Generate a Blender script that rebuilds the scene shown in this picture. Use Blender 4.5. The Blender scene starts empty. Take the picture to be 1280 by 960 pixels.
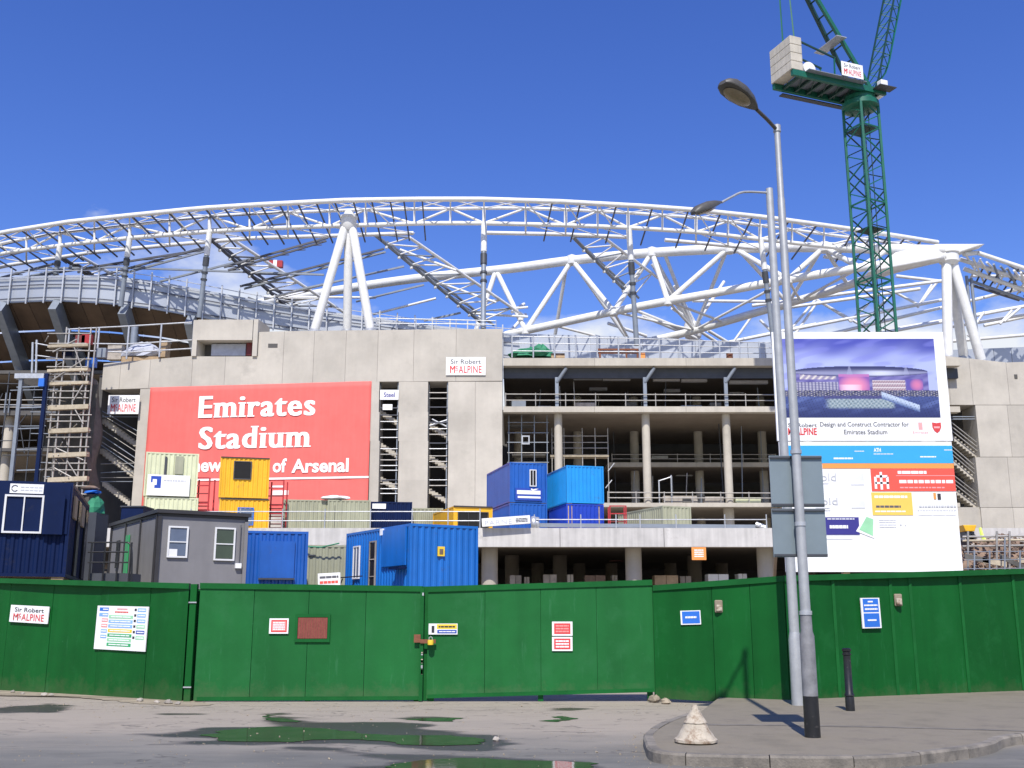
import bpy, bmesh, math, random
from mathutils import Vector, Matrix
random.seed(7)
R = math.radians
SC = bpy.context.scene
COL = SC.collection

# ------------------------------------------------------------------ camera, sky, sun, exposure
F = 1300.0            # focal length in photo pixels (photo 1280 wide)
PITCH = R(12.35)
CAMZ = 1.65
cam = bpy.data.cameras.new('camera'); cam.sensor_width = 36.0; cam.lens = 36.0*F/1280.0
cam.clip_end = 5000; cam.clip_start = 0.1
camo = bpy.data.objects.new('camera', cam); COL.objects.link(camo)
camo.location = (0, 0, CAMZ); camo.rotation_euler = (R(90)+PITCH, 0, 0)
SC.camera = camo

LIGHT = Vector((0.083, 1.0, -1.25)).normalized()
w = bpy.data.worlds.new('World'); SC.world = w; w.use_nodes = True
nt = w.node_tree; nt.nodes.clear()
wo = nt.nodes.new('ShaderNodeOutputWorld'); bg = nt.nodes.new('ShaderNodeBackground')
sky = nt.nodes.new('ShaderNodeTexSky'); sky.sky_type = 'NISHITA'; sky.sun_disc = False
sky.sun_elevation = R(51.2); sky.sun_rotation = R(184.7)
sky.air_density = 1.0; sky.dust_density = 0.25; sky.ozone_density = 4.0
hs = nt.nodes.new('ShaderNodeHueSaturation'); hs.inputs['Saturation'].default_value = 1.25; hs.inputs['Value'].default_value = 0.9
hs.inputs['Hue'].default_value = 0.523
nt.links.new(sky.outputs[0], hs.inputs['Color'])
tc = nt.nodes.new('ShaderNodeTexCoord')
mp = nt.nodes.new('ShaderNodeMapping'); mp.inputs['Location'].default_value = (15.47, 3.21, 2.72); mp.inputs['Scale'].default_value = (1.0, 1.0, 1.9)
nt.links.new(tc.outputs['Generated'], mp.inputs['Vector'])
nz = nt.nodes.new('ShaderNodeTexNoise'); nz.inputs['Scale'].default_value = 3.2; nz.inputs['Detail'].default_value = 9; nz.inputs['Roughness'].default_value = 0.56
nt.links.new(mp.outputs[0], nz.inputs['Vector'])
sx = nt.nodes.new('ShaderNodeSeparateXYZ'); nt.links.new(tc.outputs['Generated'], sx.inputs[0])
# fair weather cumulus: only in the low part of the sky, all round
el = nt.nodes.new('ShaderNodeMapRange'); el.inputs[1].default_value = 0.24; el.inputs[2].default_value = 0.46
el.inputs[3].default_value = 0.425; el.inputs[4].default_value = 0.86
nt.links.new(sx.outputs['Z'], el.inputs[0])
cl = nt.nodes.new('ShaderNodeMath'); cl.operation = 'SUBTRACT'
nt.links.new(nz.outputs['Fac'], cl.inputs[0]); nt.links.new(el.outputs[0], cl.inputs[1])
cm = nt.nodes.new('ShaderNodeMapRange'); cm.inputs[1].default_value = 0.0; cm.inputs[2].default_value = 0.12
nt.links.new(cl.outputs[0], cm.inputs[0])
mxc = nt.nodes.new('ShaderNodeMixRGB'); mxc.inputs['Color2'].default_value = (4.3, 4.5, 4.8, 1)
nt.links.new(cm.outputs[0], mxc.inputs['Fac']); nt.links.new(hs.outputs[0], mxc.inputs['Color1'])
nt.links.new(mxc.outputs[0], bg.inputs['Color']); bg.inputs['Strength'].default_value = 0.15
nt.links.new(bg.outputs[0], wo.inputs['Surface'])

sl = bpy.data.lights.new('sun', 'SUN'); sl.energy = 4.0; sl.angle = R(0.53); sl.color = (1.0, 0.955, 0.88)
slo = bpy.data.objects.new('sun', sl); COL.objects.link(slo)
slo.rotation_euler = LIGHT.to_track_quat('-Z', 'Y').to_euler(); slo.location = (0, -30, 60)

SC.view_settings.view_transform = 'Standard'; SC.view_settings.look = 'None'
SC.view_settings.exposure = 0.42; SC.view_settings.gamma = 1.0; SC.view_settings.use_curve_mapping = False
SC.render.engine = 'CYCLES'
try:
    SC.cycles.use_denoising = True
    SC.cycles.max_bounces = 6
except Exception:
    pass

# ------------------------------------------------------------------ survey helpers: photo sight lines to world points
CP, SP = math.cos(PITCH), math.sin(PITCH)
def ray(px, py):
    xn = (px-640.0)/F; yn = (480.0-py)/F
    return xn, CP-yn*SP, SP+yn*CP
def P(px, py, Y):
    d = ray(px, py); s = Y/d[1]
    return Vector((d[0]*s, Y, CAMZ+d[2]*s))
def PZ(px, py, z):
    d = ray(px, py); s = (z-CAMZ)/d[2]
    return Vector((d[0]*s, d[1]*s, z))
def G(px, py, z=0.0): return PZ(px, py, z)
def ZP(py, Y): return P(640, py, Y).z
def XP(px, py, Y): return P(px, py, Y).x
def lerp(a, b, t): return a+(b-a)*t
def interp(tab, x, k=1):
    if x <= tab[0][0]: a, b = tab[0], tab[1]
    elif x >= tab[-1][0]: a, b = tab[-2], tab[-1]
    else:
        for a, b in zip(tab, tab[1:]):
            if a[0] <= x <= b[0]: break
    t = (x-a[0])/(b[0]-a[0])
    return a[k]+(b[k]-a[k])*t

# ------------------------------------------------------------------ object helpers
W = {}
def reg(o, M, parent=None):
    if o.name not in COL.objects: COL.objects.link(o)
    W[o.name] = M.copy()
    if parent is not None:
        o.parent = parent; o.matrix_basis = W[parent.name].inverted() @ M
    else:
        o.matrix_basis = M
    return o
def tag(o, label=None, cat=None, group=None, kind=None):
    if label: o['label'] = label
    if cat: o['category'] = cat
    if group: o['group'] = group
    if kind: o['kind'] = kind
    return o
def thing(name, label, cat, loc=(0, 0, 0), rz=0.0, group=None):
    o = bpy.data.objects.new(name, None); o.empty_display_size = 0.3
    reg(o, Matrix.Translation(Vector(loc)) @ Matrix.Rotation(rz, 4, 'Z'))
    return tag(o, label, cat, group)
I4 = Matrix.Identity(4)

class MB:
    """collects boxes, tubes, prisms and sheets; build() links them as one mesh object"""
    def __init__(s): s.v = []; s.f = []
    def quad(s, a, b, c, d):
        n = len(s.v); s.v += [tuple(a), tuple(b), tuple(c), tuple(d)]; s.f.append((n, n+1, n+2, n+3)); return s
    def poly(s, pts):
        n = len(s.v); s.v += [tuple(p) for p in pts]; s.f.append(tuple(range(n, n+len(pts)))); return s
    def box(s, x0, x1, y0, y1, z0, z1, M=None):
        n = len(s.v)
        vs = [Vector(p) for p in ((x0,y0,z0),(x1,y0,z0),(x1,y1,z0),(x0,y1,z0),(x0,y0,z1),(x1,y0,z1),(x1,y1,z1),(x0,y1,z1))]
        if M is not None: vs = [M @ p for p in vs]
        s.v += [tuple(p) for p in vs]
        s.f += [(n,n+3,n+2,n+1),(n+4,n+5,n+6,n+7),(n,n+1,n+5,n+4),(n+1,n+2,n+6,n+5),(n+2,n+3,n+7,n+6),(n+3,n,n+4,n+7)]
        return s
    def prism(s, pts, off):
        """pts: outline seen counter-clockwise from the front; off: vector to the back"""
        n = len(s.v); k = len(pts); off = Vector(off)
        s.v += [tuple(p) for p in pts]+[tuple(Vector(p)+off) for p in pts]
        s.f.append(tuple(range(n, n+k))); s.f.append(tuple(range(n+2*k-1, n+k-1, -1)))
        for i in range(k):
            j = (i+1) % k
            s.f.append((n+j, n+i, n+k+i, n+k+j))
        return s
    def tube(s, pts, r, n=8, r1=None, cap=True):
        pts = [Vector(p) for p in pts]; m = len(pts); base = len(s.v); up = None
        for i, p in enumerate(pts):
            d = (pts[min(i+1, m-1)]-pts[max(i-1, 0)]).normalized()
            if up is None:
                up = Vector((0, 0, 1)) if abs(d.z) < 0.95 else Vector((0, 1, 0))
            a = d.cross(up).normalized(); b = d.cross(a).normalized()
            rr = r if r1 is None else lerp(r, r1, i/(m-1))
            if isinstance(r, (list, tuple)): rr = r[i]
            for k in range(n):
                t = 2*math.pi*k/n
                s.v.append(tuple(p+a*(rr*math.cos(t))+b*(rr*math.sin(t))))
        for i in range(m-1):
            for k in range(n):
                q = (k+1) % n
                s.f.append((base+i*n+k, base+i*n+q, base+(i+1)*n+q, base+(i+1)*n+k))
        if cap:
            s.f.append(tuple(base+k for k in range(n-1, -1, -1))); s.f.append(tuple(base+(m-1)*n+k for k in range(n)))
        return s
    def lathe(s, prof, n=20, c=(0, 0, 0), M=None):
        base = len(s.v)
        for r, z in prof:
            for k in range(n):
                t = 2*math.pi*k/n; p = Vector((r*math.cos(t), r*math.sin(t), z))
                if M is not None: p = M @ p
                s.v.append(tuple(p+Vector(c)))
        m = len(prof)
        for i in range(m-1):
            for k in range(n):
                q = (k+1) % n
                s.f.append((base+i*n+k, base+i*n+q, base+(i+1)*n+q, base+(i+1)*n+k))
        s.f.append(tuple(base+k for k in range(n-1, -1, -1))); s.f.append(tuple(base+(m-1)*n+k for k in range(n)))
        return s
    def corr(s, O, U, V, N, wid, hei, pitch=0.25, dep=0.035):
        """corrugated sheet from O along U (width) and V (height), ribs out along N"""
        O, U, V, N = Vector(O), Vector(U), Vector(V), Vector(N)
        k = max(2, round(wid/pitch)); p = wid/k; us = []
        for i in range(k):
            us += [(i*p, 0), (i*p+.32*p, 0), (i*p+.5*p, dep), (i*p+.82*p, dep)]
        us.append((wid, 0)); base = len(s.v)
        for u, d in us:
            s.v.append(tuple(O+U*u+N*d)); s.v.append(tuple(O+U*u+N*d+V*hei))
        for i in range(len(us)-1):
            b = base+2*i; s.f.append((b, b+2, b+3, b+1))
        return s
    def build(s, name, m, parent=None, M=None, bevel=0, smooth=False):
        c = Vector((0, 0, 0))
        if M is None:
            M = I4
        xs = [p[0] for p in s.v]; ys = [p[1] for p in s.v]; zs = [p[2] for p in s.v]
        c = Vector(((min(xs)+max(xs))/2, (min(ys)+max(ys))/2, min(zs)))
        me = bpy.data.meshes.new(name)
        me.from_pydata([(p[0]-c.x, p[1]-c.y, p[2]-c.z) for p in s.v], [], s.f)
        if bevel:
            bm = bmesh.new(); bm.from_mesh(me)
            bmesh.ops.remove_doubles(bm, verts=bm.verts, dist=1e-5)
            bmesh.ops.bevel(bm, geom=list(bm.edges), offset=bevel, segments=2, affect='EDGES', profile=0.5)
            bm.to_mesh(me); bm.free()
        if smooth:
            me.shade_smooth()
            try: me.set_sharp_from_angle(angle=R(38))
            except Exception: pass
        me.materials.append(MATS[m] if isinstance(m, str) else m)
        me.update()
        o = bpy.data.objects.new(name, me)
        return reg(o, M @ Matrix.Translation(c), parent)

UNIT = {}
def member(name, p0, p1, r, m, parent, n=8):
    """a straight steel member; alike members share one mesh"""
    key = (m, n)
    if key not in UNIT:
        b = MB(); ring = []
        for z in (0, 1):
            for k in range(n):
                t = 2*math.pi*(k+.5)/n; b.v.append((math.cos(t), math.sin(t), z))
        b.f = [(k, (k+1) % n, n+(k+1) % n, n+k) for k in range(n)]
        b.f += [tuple(range(n-1, -1, -1)), tuple(range(n, 2*n))]
        me = bpy.data.meshes.new('member'); me.from_pydata(b.v, [], b.f)
        if n > 4:
            me.shade_smooth(); me.set_sharp_from_angle(angle=R(50))
        me.materials.append(MATS[m]); UNIT[key] = me
    p0, p1 = Vector(p0), Vector(p1); d = p1-p0
    q = d.to_track_quat('Z', 'Y').to_matrix().to_4x4()
    o = bpy.data.objects.new(name, UNIT[key])
    return reg(o, Matrix.Translation(p0) @ q @ Matrix.Diagonal((r, r, d.length, 1)), parent)

def smoothpts(pts, k=4):
    out = []
    n = len(pts)
    for i in range(n-1):
        p0, p1, p2, p3 = pts[max(i-1, 0)], pts[i], pts[i+1], pts[min(i+2, n-1)]
        for j in range(k):
            t = j/k
            out.append(0.5*((2*p1)+(p2-p0)*t+(2*p0-5*p1+4*p2-p3)*t*t+(3*p1-p0-3*p2+p3)*t**3))
    out.append(pts[-1]); return out

# ------------------------------------------------------------------ materials (procedural)
MATS = {}
def mat(name, col, rough=0.7, metal=0.0, var=0.12, scale=2.0, streak=0.0, bump=0.0, bscale=40.0, rnd=0.04, spec=0.5, stain=None, stain_lo=0.58, stain_hi=0.7, stain_scale=1.2, scuff=None, splash=None):
    m = bpy.data.materials.new(name); m.use_nodes = True; t = m.node_tree; N = t.nodes; L = t.links
    b = N['Principled BSDF']; b.inputs['Roughness'].default_value = rough; b.inputs['Metallic'].default_value = metal
    b.inputs['Specular IOR Level'].default_value = spec
    g = N.new('ShaderNodeNewGeometry'); oi = N.new('ShaderNodeObjectInfo')
    n1 = N.new('ShaderNodeTexNoise'); n1.inputs['Scale'].default_value = scale; n1.inputs['Detail'].default_value = 6; n1.inputs['Roughness'].default_value = 0.62
    L.new(g.outputs['Position'], n1.inputs['Vector'])
    mr = N.new('ShaderNodeMapRange'); mr.inputs[1].default_value = 0.3; mr.inputs[2].default_value = 0.7
    mr.inputs[3].default_value = 1-var; mr.inputs[4].default_value = 1+var*0.6; L.new(n1.outputs['Fac'], mr.inputs[0])
    last = mr.outputs[0]
    if streak:
        mpn = N.new('ShaderNodeMapping'); mpn.inputs['Scale'].default_value = (1.6, 1.6, 0.09); L.new(g.outputs['Position'], mpn.inputs['Vector'])
        n2 = N.new('ShaderNodeTexNoise'); n2.inputs['Scale'].default_value = 2.2; n2.inputs['Detail'].default_value = 5; L.new(mpn.outputs[0], n2.inputs['Vector'])
        m2 = N.new('ShaderNodeMapRange'); m2.inputs[1].default_value = 0.35; m2.inputs[2].default_value = 0.65; m2.inputs[3].default_value = 1-streak; m2.inputs[4].default_value = 1+streak*0.4
        L.new(n2.outputs['Fac'], m2.inputs[0]); mu = N.new('ShaderNodeMath'); mu.operation = 'MULTIPLY'
        L.new(last, mu.inputs[0]); L.new(m2.outputs[0], mu.inputs[1]); last = mu.outputs[0]
    if rnd:
        m3 = N.new('ShaderNodeMapRange'); m3.inputs[3].default_value = 1-rnd; m3.inputs[4].default_value = 1+rnd; L.new(oi.outputs['Random'], m3.inputs[0])
        mu = N.new('ShaderNodeMath'); mu.operation = 'MULTIPLY'; L.new(last, mu.inputs[0]); L.new(m3.outputs[0], mu.inputs[1]); last = mu.outputs[0]
    vm = N.new('ShaderNodeVectorMath'); vm.operation = 'SCALE'; vm.inputs[0].default_value = col[:3]; L.new(last, vm.inputs['Scale'])
    cout = vm.outputs[0]
    if stain:
        n4 = N.new('ShaderNodeTexNoise'); n4.inputs['Scale'].default_value = stain_scale; n4.inputs['Detail'].default_value = 8; n4.inputs['Roughness'].default_value = 0.7
        L.new(g.outputs['Position'], n4.inputs['Vector'])
        m4 = N.new('ShaderNodeMapRange'); m4.inputs[1].default_value = stain_lo; m4.inputs[2].default_value = stain_hi; L.new(n4.outputs['Fac'], m4.inputs[0])
        mx = N.new('ShaderNodeMixRGB'); mx.inputs['Color2'].default_value = (*stain, 1); L.new(m4.outputs[0], mx.inputs['Fac']); L.new(cout, mx.inputs['Color1']); cout = mx.outputs[0]
    def extra(c, mp_scale, sc, lo, hi, amt, colr):
        mq = N.new('ShaderNodeMapping'); mq.inputs['Scale'].default_value = mp_scale; L.new(g.outputs['Position'], mq.inputs['Vector'])
        nq = N.new('ShaderNodeTexNoise'); nq.inputs['Scale'].default_value = sc; nq.inputs['Detail'].default_value = 7; nq.inputs['Roughness'].default_value = .7; L.new(mq.outputs[0], nq.inputs['Vector'])
        rq = N.new('ShaderNodeMapRange'); rq.inputs[1].default_value = lo; rq.inputs[2].default_value = hi; rq.inputs[4].default_value = amt; L.new(nq.outputs['Fac'], rq.inputs[0])
        xq = N.new('ShaderNodeMixRGB'); xq.inputs['Color2'].default_value = (*colr, 1); L.new(rq.outputs[0], xq.inputs['Fac']); L.new(c, xq.inputs['Color1'])
        return xq.outputs[0], nq.outputs['Fac']
    if scuff:
        cout, _ = extra(cout, (3, 3, .35), 2.6, .60, .74, .55, scuff)      # runs and faded streaks
        cout, _ = extra(cout, (1, 1, 2.5), 9.0, .66, .72, .6, scuff)       # scrapes
    if splash:
        sz = N.new('ShaderNodeSeparateXYZ'); L.new(g.outputs['Position'], sz.inputs[0])
        nq = N.new('ShaderNodeTexNoise'); nq.inputs['Scale'].default_value = 3.5; nq.inputs['Detail'].default_value = 8; nq.inputs['Roughness'].default_value = .75; L.new(g.outputs['Position'], nq.inputs['Vector'])
        ma = N.new('ShaderNodeMath'); ma.operation = 'MULTIPLY_ADD'; ma.inputs[1].default_value = -1.1; L.new(nq.outputs['Fac'], ma.inputs[0]); L.new(sz.outputs['Z'], ma.inputs[2])
        rq = N.new('ShaderNodeMapRange'); rq.inputs[1].default_value = -.50; rq.inputs[2].default_value = -.22; rq.inputs[3].default_value = .20; rq.inputs[4].default_value = 0; L.new(ma.outputs[0], rq.inputs[0])
        xq = N.new('ShaderNodeMixRGB'); xq.inputs['Color2'].default_value = (*splash, 1); L.new(rq.outputs[0], xq.inputs['Fac']); L.new(cout, xq.inputs['Color1']); cout = xq.outputs[0]
    L.new(cout, b.inputs['Base Color'])
    if bump:
        n5 = N.new('ShaderNodeTexNoise'); n5.inputs['Scale'].default_value = bscale; n5.inputs['Detail'].default_value = 4; L.new(g.outputs['Position'], n5.inputs['Vector'])
        bp = N.new('ShaderNodeBump'); bp.inputs['Strength'].default_value = bump; bp.inputs['Distance'].default_value = 0.02
        L.new(n5.outputs['Fac'], bp.inputs['Height']); L.new(bp.outputs[0], b.inputs['Normal'])
    MATS[name] = m
    return m
mat('wall_concrete', (.465, .43, .37), .88, var=.16, scale=.35, streak=.02, bump=.2, bscale=6, rnd=.07, stain=(.30, .28, .24), stain_lo=.55, stain_hi=.85, stain_scale=.3)
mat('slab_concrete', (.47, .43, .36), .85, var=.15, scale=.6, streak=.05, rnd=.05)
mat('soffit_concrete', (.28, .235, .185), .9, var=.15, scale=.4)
mat('beam_concrete', (.55, .53, .50), .85, var=.16, scale=.9, streak=.16, rnd=.03, stain=(.36, .34, .32), stain_lo=.58, stain_hi=.75, stain_scale=.9)
mat('shaded_concrete', (.10, .095, .09), .9, var=.2, scale=.5)  # concrete darkened to stand for shade in recesses and deep floors
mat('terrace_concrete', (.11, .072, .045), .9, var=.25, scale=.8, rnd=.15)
mat('white_steel', (.72, .72, .70), .5, var=.12, scale=1.5, rnd=.03)
mat('grey_steel', (.23, .26, .30), .5, metal=.2, var=.15, scale=1.5, rnd=.08)
mat('dark_steel', (.06, .065, .075), .55, metal=.2, var=.2, scale=1.5)
mat('purlin_steel', (.085, .09, .11), .6, metal=.1, var=.2, scale=.8, rnd=.12)
mat('galvanised', (.52, .53, .54), .42, metal=.55, var=.18, scale=5, streak=.1)
mat('scaffold_tube', (.38, .36, .33), .5, metal=.35, var=.25, scale=3, rnd=.15)
mat('scaffold_board', (.45, .385, .28), .85, var=.25, scale=3, rnd=.18)
mat('cladding', (.40, .43, .48), .45, metal=.25, var=.08, scale=.5, rnd=.04)
mat('crane_green', (.007, .115, .07), .45, var=.2, scale=1.5)
mat('crane_dark', (.008, .045, .035), .5, var=.2, scale=1.5)
mat('counterweight', (.52, .48, .40), .85, var=.15, scale=1.2, streak=.1)
mat('hoarding_green', (.0055, .092, .017), .55, spec=.12, var=.16, scale=.9, streak=.10, bump=.3, bscale=1.6, rnd=.09, scuff=(.03, .16, .06), splash=(.13, .12, .07), stain=(.012, .115, .028), stain_lo=.55, stain_hi=.8, stain_scale=1.5)
mat('gate_green', (.012, .118, .028), .55, spec=.16, var=.16, scale=.9, streak=.08, bump=.3, bscale=1.6, rnd=.07, scuff=(.05, .19, .085), splash=(.15, .14, .085), stain=(.022, .135, .042), stain_lo=.52, stain_hi=.78, stain_scale=1.2)
mat('hoarding_trim', (.008, .104, .022), .5, spec=.15, var=.2, scale=2.5, rnd=.06)
mat('rust', (.20, .075, .04), .9, var=.35, scale=12)
mat('black_paint', (.012, .012, .013), .4, var=.3, scale=14, stain=(.12, .11, .10), stain_lo=.62, stain_hi=.72, stain_scale=22)
mat('pole_grey', (.42, .43, .43), .5, metal=.35, var=.14, scale=6, streak=.12)
mat('pole_base_grey', (.20, .20, .205), .6, var=.3, scale=7, streak=.2)
mat('lamp_body', (.085, .08, .07), .5, var=.2, scale=8)
mat('lamp_glass', (.25, .20, .12), .25, var=.2, scale=10)
mat('sign_back', (.19, .235, .255), .45, metal=.2, var=.08, scale=4)
mat('sign_white', (.82, .82, .81), .5, var=.04, scale=3, rnd=.02)
mat('sign_red', (.62, .05, .05), .5, var=.06, scale=3)
mat('sign_black', (.03, .03, .035), .5)
mat('sign_blue', (.022, .15, .58), .45, var=.06)
mat('sign_royal', (.015, .06, .36), .45, var=.06)
mat('sign_yellow', (.80, .55, .04), .5, var=.06)
mat('sign_green', (.03, .36, .12), .5, var=.06)
mat('sign_pale_green', (.30, .62, .36), .5)
mat('sign_pale_blue', (.22, .42, .76), .5)
mat('sign_pink', (.80, .28, .26), .5)
mat('print_red', (.72, .09, .06), .5, var=.03)
mat('print_pink', (.82, .36, .36), .5)
mat('print_blue', (.03, .34, .66), .5, var=.04)
mat('print_orange', (.82, .30, .07), .5, var=.04)
mat('print_yellow', (.85, .55, .10), .5, var=.04)
mat('print_navy', (.035, .03, .22), .5, var=.04)
mat('print_grey', (.52, .53, .55), .5)
mat('print_pale', (.72, .73, .75), .5)
mat('print_dark', (.10, .10, .11), .5)
mat('banner', (.76, .135, .115), .75, var=.06, scale=1.2, streak=.05)
mat('banner_white', (.86, .84, .82), .7, var=.03)
mat('site_blue', (.008, .14, .50), .42, var=.10, scale=1.2, streak=.10, rnd=.05, stain=(0.06, 0.07, 0.12), stain_lo=.60, stain_hi=.80, stain_scale=2.2)
mat('mid_blue', (.010, .095, .40), .42, var=.12, scale=1.2, streak=.1, stain=(0.06, 0.07, 0.12), stain_lo=.60, stain_hi=.80, stain_scale=2.2)
mat('bright_blue', (.010, .26, .66), .42, var=.10, scale=1.2, streak=.08, stain=(0.06, 0.07, 0.12), stain_lo=.60, stain_hi=.80, stain_scale=2.2)
mat('royal_blue', (.008, .045, .42), .42, var=.1, scale=1.2, streak=.08, stain=(0.06, 0.07, 0.12), stain_lo=.60, stain_hi=.80, stain_scale=2.2)
mat('mid_blue_shade', (.05, .11, .36), .5, var=.1, scale=1.2, streak=.08, stain=(0.06, 0.07, 0.12), stain_lo=.60, stain_hi=.80, stain_scale=2.2)  # mid blue with the violet of a shaded side painted in
mat('navy', (.004, .013, .058), .5, spec=.15, var=.14, scale=1.5, streak=.1, stain=(0.03, 0.03, 0.04), stain_lo=.60, stain_hi=.80, stain_scale=2.2)
mat('container_green', (.34, .345, .24), .55, var=.12, scale=1.0, streak=.12, stain=(0.22, 0.2, 0.13), stain_lo=.60, stain_hi=.80, stain_scale=2.2)
mat('pale_green', (.62, .64, .42), .55, var=.1, scale=1.0, streak=.1, stain=(0.4, 0.38, 0.25), stain_lo=.60, stain_hi=.80, stain_scale=2.2)
mat('yellow', (.78, .42, .015), .5, var=.1, scale=1.0, streak=.08, stain=(0.42, 0.24, 0.05), stain_lo=.60, stain_hi=.80, stain_scale=2.2)
mat('cabin_grey', (.215, .21, .215), .6, spec=.25, var=.06, scale=2, streak=.05)
mat('cabin_grey_side', (.235, .23, .23), .6, spec=.25, var=.08, scale=2, streak=.05)
mat('cabin_fascia', (.035, .033, .035), .5, var=.2, scale=3)
mat('window_white', (.72, .72, .71), .45, var=.05)
mat('red_steel', (.38, .02, .025), .5, var=.2, scale=4)
mat('dark_red', (.17, .02, .02), .55, var=.2, scale=4)
mat('kerb_stone', (.22, .195, .16), .85, var=.25, scale=5, bump=.35, bscale=50, rnd=.12, stain=(.11, .10, .085), stain_lo=.48, stain_hi=.68, stain_scale=3)
mat('plaster', (.47, .41, .32), .85, var=.2, scale=9, bump=.6, bscale=25, stain=(.17, .10, .055), stain_lo=.50, stain_hi=.66, stain_scale=7)
mat('tarp_green', (.03, .22, .11), .7, var=.3, scale=2)
mat('tarp_grey', (.42, .44, .50), .6, var=.2, scale=1.5)
mat('timber', (.42, .30, .18), .85, var=.25, scale=3, rnd=.15)
mat('brick_rubble', (.21, .145, .105), .95, var=.4, scale=2.0, rnd=.25)
mat('rubble_pale', (.38, .34, .29), .95, var=.3, scale=2.0, rnd=.25)
mat('net_grey', (.12, .115, .105), .9, var=.3, scale=1.5)
mat('shutter_mesh', (.22, .05, .04), .8, var=.2, scale=30)
mat('strip_white', (.75, .75, .74), .6)
mat('fluor', (.62, .75, .12), .6)
mat('dirt', (.30, .25, .18), .95, var=.3, scale=3, bump=.4, bscale=25, rnd=.1)
def glass(name, col, rough=.08):
    m = mat(name, col, rough, var=.15, scale=3, spec=.7); return m
mat('dark_glass', (.022, .021, .02), .25, var=.15, scale=3, spec=.15); glass('sky_glass', (.10, .13, .20)); glass('green_glass', (.035, .05, .03))

def road_mat():
    m = bpy.data.materials.new('road_surface'); m.use_nodes = True; t = m.node_tree; N = t.nodes; L = t.links
    b = N['Principled BSDF']; b.inputs['Roughness'].default_value = .85
    g = N.new('ShaderNodeNewGeometry')
    def noise(sc, det, scale=(1, 1, 1)):
        mp = N.new('ShaderNodeMapping'); mp.inputs['Scale'].default_value = scale; L.new(g.outputs['Position'], mp.inputs['Vector'])
        n = N.new('ShaderNodeTexNoise'); n.inputs['Scale'].default_value = sc; n.inputs['Detail'].default_value = det; n.inputs['Roughness'].default_value = .65
        L.new(mp.outputs[0], n.inputs['Vector']); return n.outputs['Fac']
    def rng(src, a, bb, c=0, d=1):
        r = N.new('ShaderNodeMapRange'); r.inputs[1].default_value = a; r.inputs[2].default_value = bb; r.inputs[3].default_value = c; r.inputs[4].default_value = d; L.new(src, r.inputs[0]); return r.outputs[0]
    def mix(f, c1, c2, mode='MIX'):
        x = N.new('ShaderNodeMixRGB'); x.blend_type = mode
        for k, c in (('Color1', c1), ('Color2', c2)):
            if isinstance(c, tuple): x.inputs[k].default_value = (*c, 1)
            else: L.new(c, x.inputs[k])
        if isinstance(f, float): x.inputs['Fac'].default_value = f
        else: L.new(f, x.inputs['Fac'])
        return x.outputs[0]
    base = mix(rng(noise(.9, 6, (.35, 1, 1)), .4, .6), (.135, .132, .118), (.20, .19, .165))
    # pale dust carried out of the gate lies over the last metres before the hoarding
    sep = N.new('ShaderNodeSeparateXYZ'); L.new(g.outputs['Position'], sep.inputs[0])
    ad = N.new('ShaderNodeMath'); ad.operation = 'MULTIPLY_ADD'; ad.inputs[1].default_value = 5.0; L.new(noise(.5, 6, (.5, 1, 1)), ad.inputs[0]); L.new(sep.outputs['Y'], ad.inputs[2])
    base = mix(rng(ad.outputs[0], 15.2, 18.8, 0, .85), base, (.40, .34, .265))
    base = mix(rng(noise(2.2, 8, (.4, 1, 1)), .55, .75, 0, .55), base, (.085, .08, .07))
    base = mix(rng(noise(120, 2), .35, .65, 0, .28), base, (.06, .06, .055))
    base = mix(rng(noise(1.4, 5, (.08, 1.5, 1)), .55, .75, 0, .4), base, (.27, .25, .21))
    cr_ = N.new('ShaderNodeMath'); cr_.operation = 'SUBTRACT'; cr_.inputs[1].default_value = .5; L.new(noise(.55, 4, (.45, 1, 1)), cr_.inputs[0])
    ab = N.new('ShaderNodeMath'); ab.operation = 'ABSOLUTE'; L.new(cr_.outputs[0], ab.inputs[0])
    base = mix(rng(ab.outputs[0], .0, .006, .65, 0), base, (.05, .045, .04))
    wa = N.new('ShaderNodeAttribute'); wa.attribute_name = 'wet'
    base = mix(wa.outputs['Fac'], base, (.055, .045, .036))
    L.new(base, b.inputs['Base Color']); L.new(rng(wa.outputs['Fac'], 0, 1, .88, .38), b.inputs['Roughness'])
    bp = N.new('ShaderNodeBump'); bp.inputs['Strength'].default_value = .5; bp.inputs['Distance'].default_value = .012; L.new(noise(70, 4), bp.inputs['Height']); L.new(bp.outputs[0], b.inputs['Normal'])
    MATS['road_surface'] = m
road_mat()
mat('pavement_surface', (.225, .195, .145), .9, var=.30, scale=1.1, scuff=(.31, .275, .215), bump=.5, bscale=80, stain=(.14, .12, .095), stain_lo=.48, stain_hi=.72, stain_scale=1.1)
mat('damp', (.075, .062, .05), .55, var=.25, scale=4, bump=.2, bscale=60)
mat('site_dirt', (.30, .26, .20), .95, var=.25, scale=.5)
def water_mat():
    m = mat('puddle_water', (.06, .048, .036), .07, var=.4, scale=3, rnd=0, spec=.33, bump=.04, bscale=9)
water_mat()

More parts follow.
